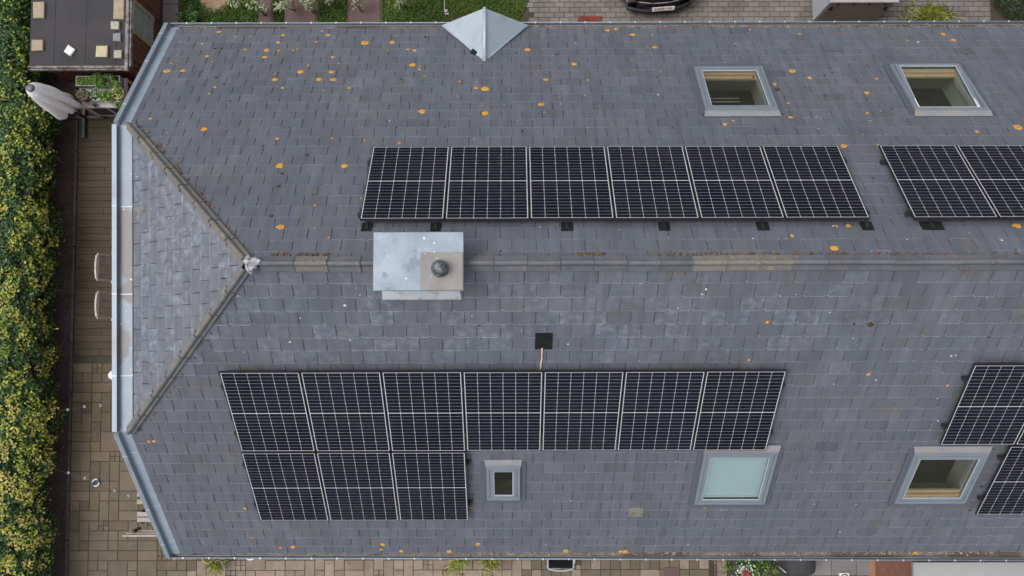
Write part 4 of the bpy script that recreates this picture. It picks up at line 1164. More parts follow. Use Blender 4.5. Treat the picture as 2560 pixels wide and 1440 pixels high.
# pavers of several sizes on the terrace
mb = MB()
mb.box((-8.99, -8, G - .05), (-5.7, -1.285, G + .020)); mb.box((-5.699, -8, G - .05), (4.12, -4.53, G + .020))
terrace = mb.build('terrace', M['joint'], kind='structure')
U_ = .2003
gx0, gy0 = -8.985, -8.02
NXc, NYc = int((4.1 - gx0) / U_), int((-1.29 - gy0) / U_)
occ = set()
def inside(i, j):
    x, y = gx0 + (i + .5) * U_, gy0 + (j + .5) * U_
    if y > -1.29 or y < -6.1 or x > 4.1: return False
    return x < -5.85 or y < -4.9
pm = {}
def paver(x0, y0, w, h):
    cx, cy = x0 + w / 2, y0 + h / 2
    key = (round(w, 2), round(h, 2))
    kinds = ([('p_moss_shade', 'p_olive', 'p_olive')[0 if cy > -3.0 else RND.randrange(3)]]) if cx < -6.9 or RND.random() < .15 and cx < -5.6 else (['p_tan', 'p_pink', 'p_tan', 'p_pink', 'p_tan'] if cx < .2 else ['p_olive', 'p_tan', 'p_olive'])
    if -6.9 < cx < -5.9 and RND.random() < .6: kinds = ['p_moss_shade', 'p_olive']
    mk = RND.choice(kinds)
    if (key, mk) not in pm:
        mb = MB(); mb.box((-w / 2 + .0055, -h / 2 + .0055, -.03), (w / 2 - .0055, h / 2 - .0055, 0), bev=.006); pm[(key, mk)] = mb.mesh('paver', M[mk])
    o = bpy.data.objects.new('paver', pm[(key, mk)]); COL.objects.link(o)
    o.location = (cx, cy, G + .032 + RND.uniform(-.003, .003)); o.rotation_euler = (RND.uniform(-.006, .006), RND.uniform(-.006, .006), RND.uniform(-.006, .006))
    attach(o, terrace)
for j in range(NYc - 1, -1, -1):
    for i in range(NXc):
        if (i, j) in occ or not inside(i, j): continue
        opts = RND.sample([(2, 2), (2, 1), (2, 1), (1, 2), (1, 1), (1, 1), (1, 1), (1, 2), (2, 1)], 9)
        for w, h in opts + [(1, 1)]:
            cells = [(i + a, j - b_) for a in range(w) for b_ in range(h)]
            if all(c not in occ and inside(*c) for c in cells): break
        occ.update(cells)
        x0, y0 = gx0 + i * U_, gy0 + (j - h + 1) * U_
        if (w, h) == (1, 1) and RND.random() < .22:
            for a in (0, 1):
                for b_ in (0, 1): paver(x0 + a * U_ / 2, y0 + b_ * U_ / 2, U_ / 2, U_ / 2)
        else: paver(x0, y0, w * U_, h * U_)

# drive of small grey pavers
mb = MB(); mb.box((.25, 4.4, G - .05), (11.5, 14, G + .018))
drive = mb.build('driveway', M['joint'], kind='structure')
mb = MB(); mb.box((-.1035, -.0495, -.03), (.1035, .0495, 0), bev=.005); pv = mb.mesh('paver', M['p_grey'])
rest = MB(); cand = []
row = 0; y = 5.43
while y < 7.2:
    x = .30 + (.1075 if row % 2 else 0)
    while x < 10.9:
        lim = .34 + max(0, (y - 5.75)) * -.2
        if x > lim: cand.append((x + .1075, y))
        x += .215
    y += .1075; row += 1
cand.sort(key=lambda p: (abs(p[1] - 5.93) > .30, abs(p[1] - 5.95)))
for k, (x, y) in enumerate(cand):
    z = G + .032 + RND.uniform(-.003, .003)
    if k < 300:
        o = bpy.data.objects.new('paver', pv); COL.objects.link(o); o.location = (x, y, z); o.rotation_euler = (RND.uniform(-.01, .01), RND.uniform(-.01, .01), RND.uniform(-.012, .012)); attach(o, drive)
    else: rest.box((x - .1035, y - .0495, z - .03), (x + .1035, y + .0495, z), bev=.005)
attach(rest.build('paver_field', M['p_grey'], kind='stuff'), drive)

# ---------------------------------------------------------------- hedge along the left edge
hedge = empty('hedge', (-10.2, 0, G), label='tall dense hedge with dark green and yellow young leaves along the left side', cat='hedge')
N0 = 105000
yy = NR.uniform(-8.2, 7.4, N0)
ang = NR.uniform(-.15, math.pi * .62, N0)           # 0 = side facing the deck, pi/2 = top
wob = .13 * np.sin(yy * 2.1) + .09 * np.sin(yy * 5.3 + 1) + .05 * np.sin(yy * 11.0 + 2)
hol = .5 + .5 * np.sin(yy * 6.3 + 2.2 * np.sin(ang * 5)) * np.sin(ang * 7.5 + 1.7 * np.sin(yy * 3.1))
rr = 1 - np.abs(NR.normal(0, .085, N0)) - .10 * hol ** 2 + .05 * NR.normal(size=N0) * (NR.random(N0) < .2)
top = -5.75 - .05 * (yy > 3.6)
ztop = top - G
cx_ = -10.55
shift = np.interp(yy, [-8, -4.5, -3, 0, 2.5, 3.6, 4.2, 8], [.02, .04, .12, .0, .0, -.10, -.28, -.32])
hx = 1.42 + wob * .55 + shift; hz = ztop * .62 + wob * .5
cA, sA = np.cos(ang), np.sin(ang)
px_ = cx_ + np.sign(cA) * np.abs(cA) ** .6 * hx * rr
pz_ = G + ztop * .40 + np.sign(sA) * np.abs(sA) ** .75 * hz * rr
nrm_ = np.stack([cA, np.zeros(N0), sA + .5], 1)
# flushes of young yellow leaves grow in clumps on the outside
nc = 620
cy_, ca_ = NR.uniform(-8, 7.2, nc), NR.uniform(.05, 1.9, nc)
d2 = np.full(N0, 9.0); ci = np.zeros(N0, int)
for k in range(nc):
    q = ((yy - cy_[k]) / .13) ** 2 + ((ang - ca_[k]) / .10) ** 2
    m_ = q < d2; d2[m_] = q[m_]; ci[m_] = k
dense = np.interp(yy, [-8, -4, -1, 1.5, 3.0, 4.0, 8], [.50, .50, .44, .42, .34, .16, .10])
young = (d2 < 1.1) & (NR.random(N0) < 1.25 * dense) & (rr > .9)
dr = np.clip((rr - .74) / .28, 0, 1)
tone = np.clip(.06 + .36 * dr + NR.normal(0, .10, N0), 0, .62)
warm = np.interp(yy, [-8, -3.2, -2, 8], [.12, .10, .0, -.04])
cl_t = NR.normal(0, .07, nc)
tone = np.where(young, np.clip(NR.normal(.77, .09, N0) + cl_t[ci] + warm, .6, 1.0), tone)
rr2 = np.where(young, .035, 0)
pos = np.stack([px_ + cA * rr2, yy + NR.normal(0, .01, N0), pz_ + sA * rr2], 1)
size = np.where(young, NR.uniform(.040, .080, N0), NR.uniform(.038, .092, N0))
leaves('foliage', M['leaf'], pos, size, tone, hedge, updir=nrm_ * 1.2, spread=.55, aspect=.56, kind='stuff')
mb = MB()
for k in range(46):
    y = -8 + k * .34 + RND.uniform(-.05, .05); x = -10.35 + RND.uniform(-.15, .15)
    mb.tube([(x, y, G - .02), (x + RND.uniform(-.05, .05), y, G + .7), (x + RND.uniform(-.2, .2), y + RND.uniform(-.1, .1), G + 1.35)], [.03, .022, .01], 6)
attach(mb.build('stem', M['twig'], kind='stuff'), hedge)
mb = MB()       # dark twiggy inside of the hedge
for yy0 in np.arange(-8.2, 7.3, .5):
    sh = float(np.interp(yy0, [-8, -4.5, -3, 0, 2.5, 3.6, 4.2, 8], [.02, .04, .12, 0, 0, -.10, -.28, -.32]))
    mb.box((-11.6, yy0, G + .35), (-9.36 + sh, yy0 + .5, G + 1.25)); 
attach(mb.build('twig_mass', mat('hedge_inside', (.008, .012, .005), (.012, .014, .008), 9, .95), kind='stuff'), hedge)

# ---------------------------------------------------------------- shed with a felt roof held down by stones
shed = empty('garden_shed', (-8.3, 5.6, G), label='brown timber shed with a black felt roof weighed down by loose stones', cat='shed')
zr_ = -5.90
mb = MB(); mb.box((-9.31, 4.37, zr_ - .03), (-7.46, 7.4, zr_), bev=.006); attach(mb.build('felt_roof', M['felt']), shed)
mb = MB()
for k in range(3):
    yv = (-8.85, -8.35)[k % 2]
    mb.tube([(-8.83 + k * .6 + RND.uniform(-.02, .02), 4.40, zr_ + .001), (-8.82 + k * .6, 7.3, zr_ + .001)], .006, 5)
attach(mb.build('felt_lap', M['felt']), shed)
mb = MB(); mb.box((-7.455, 4.26, zr_ - .05), (-7.385, 7.4, zr_ + .035), bev=.01); mb.box((-7.380, 4.34, zr_ - .10), (-7.345, 7.4, zr_ + .005), bev=.008)
attach(mb.build('side_fascia', M['wood_fascia']), shed)
mb = MB(); mb.box((-9.34, 4.32, zr_ - .09), (-7.46, 4.365, zr_ + .012), bev=.008); mb.box((-9.34, 4.29, zr_ - .12), (-7.46, 4.315, zr_ - .03), bev=.006)
attach(mb.build('front_fascia', M['wood_fascia']), shed)
mb = MB(); x = -9.2
mb.box((-9.2, 4.46, G), (-7.36, 4.50, zr_ - .05)); mb.box((-9.2, 4.5, G), (-9.16, 7.3, zr_ - .05)); mb.box((-7.40, 4.5, G), (-7.36, 7.3, zr_ - .05))
wl_ = attach(mb.build('wall', M['wood_brown']), shed)
bd = MB(); bd.box((-.058, -.012, -.72), (.058, .010, .72)); bdm = bd.mesh('board', M['wood_brown'])
x = -9.13
while x < -7.4:
    o = bpy.data.objects.new('board', bdm); COL.objects.link(o); o.location = (x, 4.447, G + .76); attach(o, wl_); x += .124
y = 4.58
while y < 5.0:
    o = bpy.data.objects.new('board', bdm); COL.objects.link(o); o.location = (-7.347, y, G + .76); o.rotation_euler[2] = R(90); attach(o, wl_); y += .124
# glazed part with three frosted panes
fr_ = MB()
zs = [-5.98, -6.36, -6.70, -7.02]
fr_.box((-7.358, 5.03, -7.10), (-7.325, 5.10, -5.98)); fr_.box((-7.358, 5.63, -7.10), (-7.325, 5.72, -5.98))
for z in zs: fr_.box((-7.358, 5.10, z - .03), (-7.328, 5.63, z + .03))
win = attach(fr_.build('window', M['mullion'], label='row of three frosted panes in peeling frames'), shed)
for a, b_ in zip(zs, zs[1:]):
    mb = MB(); mb.box((-7.352, 5.10, b_ + .03), (-7.342, 5.63, a - .03)); attach(mb.build('pane', M['frost']), win)
mb = MB(); mb.box((-7.358, 5.74, G), (-7.325, 6.6, -5.97))
for z in (-6.2, -6.75): mb.box((-7.324, 5.80, z - .18), (-7.312, 6.5, z + .22), bev=.006)
attach(mb.build('door', M['wood_brown']), shed)
def stone(x0, y0, x1, y1, h, m, label, rot=0.0):
    mb = MB(); w, d = abs(x1 - x0) / 2, abs(y1 - y0) / 2
    mb.box((-w, -d, 0), (w, d, h), bev=.012)
    for i, v in enumerate(mb.v): mb.v[i] = (v[0] + RND.uniform(-.005, .005), v[1] + RND.uniform(-.005, .005), v[2] + (RND.uniform(-.004, .004) if v[2] > .01 else 0))
    o = mb.build('stone_block', m); o.location = ((x0 + x1) / 2, (y0 + y1) / 2, zr_ + .002); o.rotation_euler[2] = rot
    tag(o, label, 'stone', 'stones on the shed roof')
stone(-9.24, 5.61, -9.03, 5.29, .06, M['stone_tan'], 'oblong tan stone at the hedge side of the shed roof')
stone(-7.68, 5.90, -7.475, 5.26, .07, M['stone_tan'], 'long tan stone at the top right of the shed roof')
stone(-7.72, 5.22, -7.56, 5.06, .08, M['stone_moss'], 'small mottled stone just below the long tan stone')
stone(-7.68, 4.99, -7.53, 4.83, .06, M['stone_grey'], 'small slate grey stone near the shed roof edge')
stone(-7.65, 4.65, -7.50, 4.50, .07, M['stone_moss'], 'mottled stone in the near right corner of the shed roof')
stone(-9.25, 4.86, -9.03, 4.65, .06, M['stone_tan'], 'square tan stone in the near left corner of the shed roof')
stone(-8.00, 4.74, -7.78, 4.52, .07, M['stone_yellow'], 'square yellow stone near the front of the shed roof')
stone(-8.60, 4.73, -8.44, 4.57, .06, M['stone_white'], 'white stone lying askew on the shed roof', R(-35))

# stepping slabs and planted strip beside the shed
path = MB(); path.box((-7.30, 5.0, G - .05), (-6.93, 8, G + .004)); path = path.build('garden_path', M['joint'], kind='structure')
mb = MB(); mb.box((-.165, -.245, -.03), (.165, .245, 0), bev=.006); sl = mb.mesh('slab', mat('grey_brown_slab', (.13, .115, .10), (.11, .10, .088), 4, .85, .15, 60, .2))
for k in range(5):
    o = bpy.data.objects.new('slab', mat and sl); COL.objects.link(o); o.location = (-7.115, 5.36 + k * .5, G + .033); attach(o, path)
strips = MB(); strips.box((-5.9, 5.2, G - .05), (-2.6, 5.21, G - .02))
for a, b_, m_ in ((-5.24, -5.00, 'brown_slab'), (-4.69, -4.06, 'brown_slab'), (-3.37, -2.71, 'brown_slab')):
    mb = MB(); mb.box((a, 5.2, G - .04), (b_, 7.6, G + .045), bev=.008); mb.box((a - .03, 5.2, G - .04), (a - .004, 7.6, G + .03)); mb.box((b_ + .004, 5.2, G - .04), (b_ + .03, 7.6, G + .03))
    mb.build('brown_path', M['brown_slab'], kind='structure')

mb = MB(); mb.box((-6.92, 5.0, G - .05), (.32, 9, G + .005)); mb.build('lawn_soil', M['earth'], kind='structure')
mb = MB()
pts = [Vector((-6.2 + .36 * math.cos(w) * (1 + .2 * math.sin(3 * w)), 6.25 + .33 * math.sin(w), G + .02)) for w in np.linspace(0, 6.28, 18)[:-1]]
mb.poly(pts); mb.build('bare_earth', M['drysoil'], kind='structure')
ng = 60000
gxp = NR.uniform(-6.9, .42, ng); gyp = NR.uniform(5.45, 6.75, ng)
ok = (gxp < .28 + (gyp - 5.9) * .5)
for a, b_ in ((-5.28, -4.97), (-4.73, -4.02), (-3.41, -2.67)): ok &= ~((gxp > a) & (gxp < b_))
ok &= ((gxp + 6.2) / .34) ** 2 + ((gyp - 6.25) / .3) ** 2 > NR.uniform(.5, 1.3, ng)
gxp, gyp = gxp[ok], gyp[ok]; ng = len(gxp)
gp = np.stack([gxp, gyp, G + NR.uniform(.01, .07, ng)], 1)
pn = np.sin(gxp * 3.1) * np.sin(gyp * 4.3 + gxp) + np.sin(gxp * 7 + 2) * .4
gt = np.clip(.42 + .16 * pn + np.where(gxp > -2.6, .16, 0) + NR.normal(0, .13, ng), 0, 1)
leaves('lawn_grass', M['grass'], gp, NR.uniform(.03, .075, ng), gt, kind='stuff', spread=.9, aspect=.28)

def bush(name, x, y, z0, h, r, n, m, label, cat='plant', group=None, size=(.05, .08), aspect=.3, tl=(.2, 1.0), stems=4, droop=0.0, up=.6):
    e = empty(name, (x, y, z0), label=label, cat=cat, group=group)
    mb = MB(); P, D, T, S = [], [], [], []
    for k in range(stems):
        w = RND.uniform(0, 6.28); q = RND.uniform(.3, 1.0) * r
        p0 = Vector((x + RND.uniform(-.03, .03), y + RND.uniform(-.03, .03), z0)); p2 = Vector((x + q * math.cos(w), y + q * math.sin(w), z0 + h * RND.uniform(.75, 1.0)))
        p1 = p0.lerp(p2, .5) + Vector((0, 0, h * .14))
        mb.tube([p0, p1, p2], [.010, .007, .003], 5)
        for i in range(n // stems):
            t = RND.uniform(.25, 1.0) ** .7
            p = p0.lerp(p1, t * 2) if t < .5 else p1.lerp(p2, t * 2 - 1)
            d = Vector((RND.gauss(0, 1), RND.gauss(0, 1), up - droop)); d.normalize()
            L = RND.uniform(*size)
            P.append(p + d * L * .6 + Vector((RND.gauss(0, .012), RND.gauss(0, .012), 0))); D.append(d); S.append(L); T.append(RND.uniform(*tl))
    attach(mb.build('stem', M['twig']), e)
    leaves('foliage', m, [tuple(p) for p in P], S, T, e, dirs=np.array([tuple(d) for d in D]), spread=.7, aspect=aspect, kind='stuff')
    return e
for (x, y, h, r, n, lab) in ((-5.55, 6.0, .95, .22, 70, 'pale leaved sapling beside the bare earth patch'), (-5.12, 5.86, .8, .24, 90, 'straggly yellowish shrub at the first brown path'),
                             (-4.52, 5.95, .95, .30, 170, 'silvery shrub hanging over the second brown path'), (-4.10, 5.90, .9, .25, 110, 'silvery shrub at the edge of the second brown path'),
                             (-3.62, 6.02, 1.0, .16, 70, 'small white leaved sapling between the brown paths'), (-3.10, 5.95, .9, .14, 60, 'thin silvery sapling over the third brown path'),
                             (-2.20, 6.00, .95, .22, 80, 'dry stemmed sapling on the lawn left of the post')):
    bush('shrub', x, y, G, h, r, n, M['leaf_pale'], lab, 'shrub', 'saplings along the garden front', (.07, .14), .26, (.1, 1.0), 5)
bush('low_plant', -6.65, 5.75, G, .35, .25, 500, M['leaf_green'], 'low dark green plant between the stepping slabs and the sapling', 'plant', None, (.04, .07), .7, (0, .45), 12)
post = empty('fence_post', (-1.27, 5.66, G), label='weathered pale post standing on the lawn beside the zinc dormer', cat='post')
mb = MB(); mb.box((-1.31, 5.63, G), (-1.245, 5.69, -6.55), bev=.006); attach(mb.build('post_body', M['wood_grey']), post)
mb = MB(); mb.box((-1.30, 5.60, -6.68), (-1.22, 5.627, -6.60), bev=.004); mb.box((-1.315, 5.695, -6.7), (-1.305, 7.5, -6.6)); attach(mb.build('bracket', M['wood_grey']), post)
mb = MB()
for _ in range(900):
    x, y = RND.uniform(1.36, 1.96), RND.uniform(5.45, 5.83)
    if x < 1.36 + max(0, (y - 5.66)) * .7: continue
    q = RND.uniform(.008, .018); z = G + .035 + RND.uniform(0, .02)
    mb.faces([(x - q, y, z), (x, y - q, z), (x + q, y, z), (x, y + q, z), (x, y, z + q)], [(0, 1, 4), (1, 2, 4), (2, 3, 4), (3, 0, 4)], RND.uniform(.4, 1.6))
mb.build('red_gravel', mat('red_chippings', (.30, .045, .035), (.22, .05, .035), 30, .9, .2, tone=.5), kind='stuff')

# ---------------------------------------------------------------- car, nose towards the house
car = empty('parked_car', (3.10, 5.86, G), (0, 0, R(4.5)), label='black car with a white number plate parked nose to the house', cat='car')
def cl_(o): o.parent = car; return o
st = [  # y, half width, bottom, waist, top
    (.02, .56, .30, .48, .60), (.05, .70, .24, .50, .66), (.16, .80, .20, .54, .74), (.40, .86, .18, .60, .83), (1.0, .88, .18, .66, .93), (1.35, .89, .18, .68, .97), (2.6, .90, .18, .70, .98), (3.6, .88, .20, .72, 1.0), (4.05, .80, .26, .70, .98), (4.2, .70, .34, .68, .90)]
mb = MB(); rows = []
for y, w, zb, zm, zt in st:
    bow = .12 if y < .5 else 0
    pr = [(-w * .82, zb), (-w * .98, zb + .10), (-w, zm), (-w * .93, zt - .04), (-w * .72, zt), (-w * .3, zt + .025), (w * .3, zt + .025), (w * .72, zt), (w * .93, zt - .04), (w, zm), (w * .98, zb + .10), (w * .82, zb)]
    rows.append([(x, y + (abs(x / w) ** 2.2) * bow * (1.0 if y < .2 else .3), z) for x, z in pr])
n = 12
pts = [p for r_ in rows for p in r_]
f = [(i * n + k, (i + 1) * n + k, (i + 1) * n + (k + 1) % n, i * n + (k + 1) % n) for i in range(len(rows) - 1) for k in range(n)]
f += [tuple(range(n)), tuple(reversed(range((len(rows) - 1) * n, len(rows) * n)))]
mb.faces(pts, f); cl_(mb.build('body', M['car'], smooth=True))
mb = MB(); cab = [(-.72, 1.25, .98), (.72, 1.25, .98), (.74, 3.9, 1.0), (-.74, 3.9, 1.0), (-.56, 1.95, 1.44), (.56, 1.95, 1.44), (.56, 3.3, 1.44), (-.56, 3.3, 1.44)]
mb.faces(cab, [(4, 5, 6, 7), (1, 2, 6, 5), (2, 3, 7, 6), (3, 0, 4, 7)]); cl_(mb.build('roof', M['car']))
mb = MB(); mb.faces([(-.69, 1.27, 1.0), (.69, 1.27, 1.0), (.54, 1.92, 1.435), (-.54, 1.92, 1.435)], [(0, 1, 2, 3)]); cl_(mb.build('windscreen', mat('car_glass', (.01, .012, .014), rough=.05, fine=0)))
mb = MB()
pp = [Vector((x, .035 + abs(x / .62) ** 2.2 * .13, .635 - abs(x / .62) ** 2 * .01)) for x in np.linspace(-.60, .60, 15)]
mb.tube(pp, .016, 6); cl_(mb.build('chrome_strip', M['chrome'], smooth=True))
mb = MB()
for sx in (-.28, -.02, .2): mb.box((sx - .07, .10, .675), (sx + .07, .13, .69))
cl_(mb.build('grille_bar', M['chrome']))
mb = MB(); pp = [Vector((x, -.005 + abs(x / .72) ** 2.2 * .14, .30)) for x in np.linspace(-.66, .66, 13)]
mb.tube(pp, .05, 8); cl_(mb.build('bumper', M['car_plastic'], smooth=True))
for sx in (-1, 1):
    mb = MB(); mb.box((sx * .60 - .10, .12, .60), (sx * .60 + .10, .22, .70), bev=.03); cl_(mb.build('headlight', M['chrome']))
for sx in (-.80, .80):
    for y in (.85, 3.35):
        mb = MB(); mb.lathe((0, 0, 0), [(0, -.10), (.31, -.10), (.32, -.07), (.32, .07), (.31, .10), (0, .10)], 24)
        o = cl_(mb.build('wheel', M['tyre'])); o.location = (sx, y, .32); o.rotation_euler = (0, R(90), 0)
mb = MB(); mb.box((-.205, -.075, .44), (.26, -.065, .55), bev=.002); pl_ = cl_(mb.build('number_plate', M['plate']))
mb = MB(); mb.box((-.26, -.075, .44), (-.2055, -.065, .55), bev=.002); o = mb.build('country_band', M['plate_blue']); o.parent = pl_
cu = bpy.data.curves.new('plate_text', 'FONT'); cu.body = '2-JQR-191'; cu.size = .098; cu.align_x = 'CENTER'; cu.align_y = 'CENTER'; cu.extrude = .001; cu.resolution_u = 2
to = bpy.data.objects.new('plate_text_curve', cu); COL.objects.link(to)
dg = bpy.context.evaluated_depsgraph_get()
me = bpy.data.meshes.new_from_object(to.evaluated_get(dg)); bpy.data.objects.remove(to)
me.materials.clear(); me.materials.append(M['ink'])
o = bpy.data.objects.new('plate_lettering', me); COL.objects.link(o); o.parent = pl_; o.location = (.028, -.0765, .495); o.rotation_euler = (R(90), 0, 0); o.scale = (.86, 1, 1)
pl_.location = (.03, -.18, .02); pl_.rotation_euler[0] = R(-24)

# ---------------------------------------------------------------- covered trailer
tr = empty('covered_trailer', (6.95, 6.9, G), label='box trailer with pale grey sides under a dark grey strapped tarpaulin', cat='trailer')
mb = MB(); mb.box((6.32, 5.66, G + .18), (6.36, 8.4, G + 1.42)); mb.box((7.57, 5.66, G + .18), (7.61, 8.4, G + 1.42)); mb.box((6.36, 5.70, G + .18), (7.57, 8.4, G + .24))
attach(mb.build('side_panel', M['panel_grey']), tr)
mb = MB(); mb.box((6.362, 5.645, G + .05), (7.568, 5.675, G + 1.40)); attach(mb.build('front_tarpaulin', M['tarp']), tr)
mb = MB(); mb.box((6.29, 5.615, G + 1.405), (7.64, 8.45, G + 1.455), bev=.015); attach(mb.build('top_cover', mat('cover_edge', (.30, .29, .28), (.26, .25, .24), 4, .6)), tr)
for x in (6.50, 6.81, 7.12, 7.43):
    mb = MB(); mb.box((x - .014, 5.630, G + 1.22), (x + .014, 5.642, G + 1.42)); attach(mb.build('strap', M['black']), tr)
for x in (6.42, 7.51):
    mb = MB(); mb.box((x - .02, 5.62, G + 1.00), (x + .02, 5.643, G + 1.14), bev=.006); mb.box((x - .005, 5.62, G + .97), (x + .045, 5.642, G + 1.01)); attach(mb.build('hook', M['black']), tr)
for x in (6.28, 7.62):
    mb = MB(); mb.lathe((0, 0, 0), [(0, -.07), (.25, -.07), (.25, .07), (0, .07)], 20); o = mb.build('wheel', M['tyre']); o.location = (x, 7.2, G + .25); o.rotation_euler = (0, R(90), 0); attach(o, tr)

e = empty('grass_tuft', (8.72, 5.80, G), label='tuft of yellowing ornamental grass on the drive behind the trailer', cat='grass tuft')
n_ = 900; w = NR.uniform(0, 6.28, n_); q = np.abs(NR.normal(0, .16, n_)); 
P = np.stack([8.78 + q * np.cos(w) * 1.6, 5.80 + q * np.sin(w) * .8, G + .12 + .25 * np.exp(-q * 6) * NR.random(n_)], 1)
leaves('blades', M['leaf_bamboo'], P, NR.uniform(.12, .26, n_), NR.uniform(0, 1, n_), e, dirs=np.stack([np.cos(w), np.sin(w), .9 * np.ones(n_)], 1), aspect=.07, kind='stuff')
n_ = 500; w = NR.uniform(0, 6.28, n_); q = np.abs(NR.normal(0, .10, n_))
leaves('dry_blades', M['leaf_pale'], np.stack([8.48 + q * np.cos(w), 5.80 + q * np.sin(w), G + .06 + .1 * NR.random(n_)], 1), NR.uniform(.06, .14, n_), NR.uniform(.7, 1.2, n_), e, aspect=.1, kind='stuff')
e = empty('evergreen_shrub', (10.75, 6.3, G), label='dark evergreen shrub in the top right corner beside the drive', cat='shrub')
n_ = 9000; w = NR.normal(size=(n_, 3)); w /= np.linalg.norm(w, axis=1)[:, None]; w[:, 2] = np.abs(w[:, 2])
rad = np.array([.72, .75, .85]) * (1 - np.abs(NR.normal(0, .1, n_)))[:, None]
leaves('foliage', M['leaf'], np.array([10.75, 6.35, G + .1]) + w * rad, NR.uniform(.03, .06, n_), NR.uniform(0, .45, n_), e, updir=w, aspect=.4, kind='stuff')
mb = MB(); mb.tube([(10.75, 6.35, G), (10.75, 6.35, G + .7)], [.05, .02], 8); attach(mb.build('trunk', M['twig']), e)
mb = MB(); mb.box((10.1, 5.5, G - .04), (11.5, 7.2, G + .034)); mb.build('planting_bed', M['soil'], kind='structure')

# ---------------------------------------------------------------- closed parasols
def parasol(x, y, zb, zt, rs, label, cross=True, lean=0.0, seed=1, lenf=.60):
    rn = random.Random(seed)
    e = empty('closed_parasol', (x, y, zb), label=label, cat='parasol', group=None)
    mb = MB(); mb.tube([(x, y, zb + .03), (x, y, zt)], .022, 10); attach(mb.build('pole', M['dark']), e)
    H = (zt - zb) * lenf
    mb = MB(); n = 64; lev = 14; base = len(mb.v)
    for i in range(lev + 1):
        t = i / lev; z = zt - .02 - H * t
        r0 = rs * (.34 + .66 * t ** .7) if t > .03 else rs * .22
        for k in range(n):
            w = 2 * math.pi * k / n
            lb = int((3.5 * w + 1.57) / math.pi) % 7; lobe = abs(math.cos(3.5 * w + .5 * math.sin(3 * t + seed) + .4 * math.sin(2 * w)))
            f = .50 + (.50 + .16 * math.sin(lb * 2.7 + seed)) * (1 - (1 - lobe) ** 2) if t > .1 else 1
            f = 1 + (f - 1) * min(1, t * 1.6) + rn.uniform(-.01, .01)
            f += .05 * math.sin(11 * w + 7 * t + seed) * t + .06 * math.sin(5 * w - 4 * t) * t
            r_ = r0 * f * (1 - .25 * max(0, t - .9) * 5)
            mb.v.append((x + r_ * math.cos(w) + .02 * t, y + r_ * math.sin(w), z + (.09 * lobe + .12 * (1 - lobe) - .05 + .11 * math.sin(lb * 1.9 + 2 * seed) * lobe) * t * (1 if i == lev else .35))); mb.t.append(1)
    for i in range(lev):
        for k in range(n):
            mb.f.append((base + i * n + k, base + (i + 1) * n + k, base + (i + 1) * n + (k + 1) % n, base + i * n + (k + 1) % n)); mb.m.append(0)
    attach(mb.build('canopy', M['white_cloth'], smooth=True), e)
    mb = MB(); mb.lathe((x, y, zt - .03), [(.075, 0), (.07, .045), (.04, .06), (0, .065)], 16); attach(mb.build('top_cap', M['alu_dark'] if cross else M['white_cloth'], smooth=True), e)
    if cross:
        mb = MB(); mb.box((x - .44, y - .035, zb + .005), (x + .44, y + .035, zb + .055), bev=.006); mb.box((x - .035, y - .44, zb + .0555), (x + .035, y + .44, zb + .10), bev=.006)
        mb.tube([(x, y, zb + .06), (x, y, zb + .35)], .032, 12); attach(mb.build('cross_base', M['black']), e)
    else:
        mb = MB(); mb.lathe((x, y, zb), [(.25, 0), (.25, .06), (.05, .09), (0, .09)], 24); attach(mb.build('base', M['dark']), e)
    return e
parasol(-8.84, 3.69, G + .048, -4.98, .30, 'tall white parasol folded shut on a black cross foot by the hedge', True, seed=2)
parasol(-7.24, -1.60, G + .03, -5.05, .24, 'folded white parasol half hidden by the gable edge', False, seed=5)

# ---------------------------------------------------------------- planting table by the shed
tb = empty('potting_table', (-8.15, 4.0, G), label='long worn outdoor table with shelf doors holding plant pots', cat='table')
mb = MB(); mb.box((-8.56, 3.70, -6.59), (-7.66, 4.30, -6.55), bev=.006); mb.box((-7.70, 3.80, -6.548), (-7.67, 4.28, -6.50)); attach(mb.build('table_top', M['table_top']), tb)
for sx in (-8.53, -7.69):
    for sy in (3.735, 4.27):
        mb = MB(); mb.box((sx - .022, sy - .022, G + .04), (sx + .022, sy + .022, -6.595)); attach(mb.build('leg', M['wood_grey']), tb)
mb = MB(); mb.box((-8.50, 3.76, G + .30), (-7.71, 4.27, G + .33)); attach(mb.build('shelf', M['wood_grey']), tb)
mb = MB()
for x in (-8.50, -8.11, -7.72): mb.box((x - .025, 3.715, G + .10), (x + .025, 3.735, -6.6))
mb.box((-8.5, 3.712, -6.68), (-7.7, 3.732, -6.62)); mb.box((-8.5, 3.712, G + .08), (-7.7, 3.732, G + .15))
attach(mb.build('door_frame', M['wood_grey']), tb)
for x in (-8.31, -7.90):
    mb = MB(); mb.box((x - .165, 3.722, G + .15), (x + .165, 3.728, -6.68)); attach(mb.build('door_panel', M['dark']), tb)
for x in (-8.22, -7.83):
    mb = MB(); mb.box((x - .03, 3.70, -6.60), (x + .03, 3.7115, -6.575)); attach(mb.build('catch', M['alu_light']), tb)

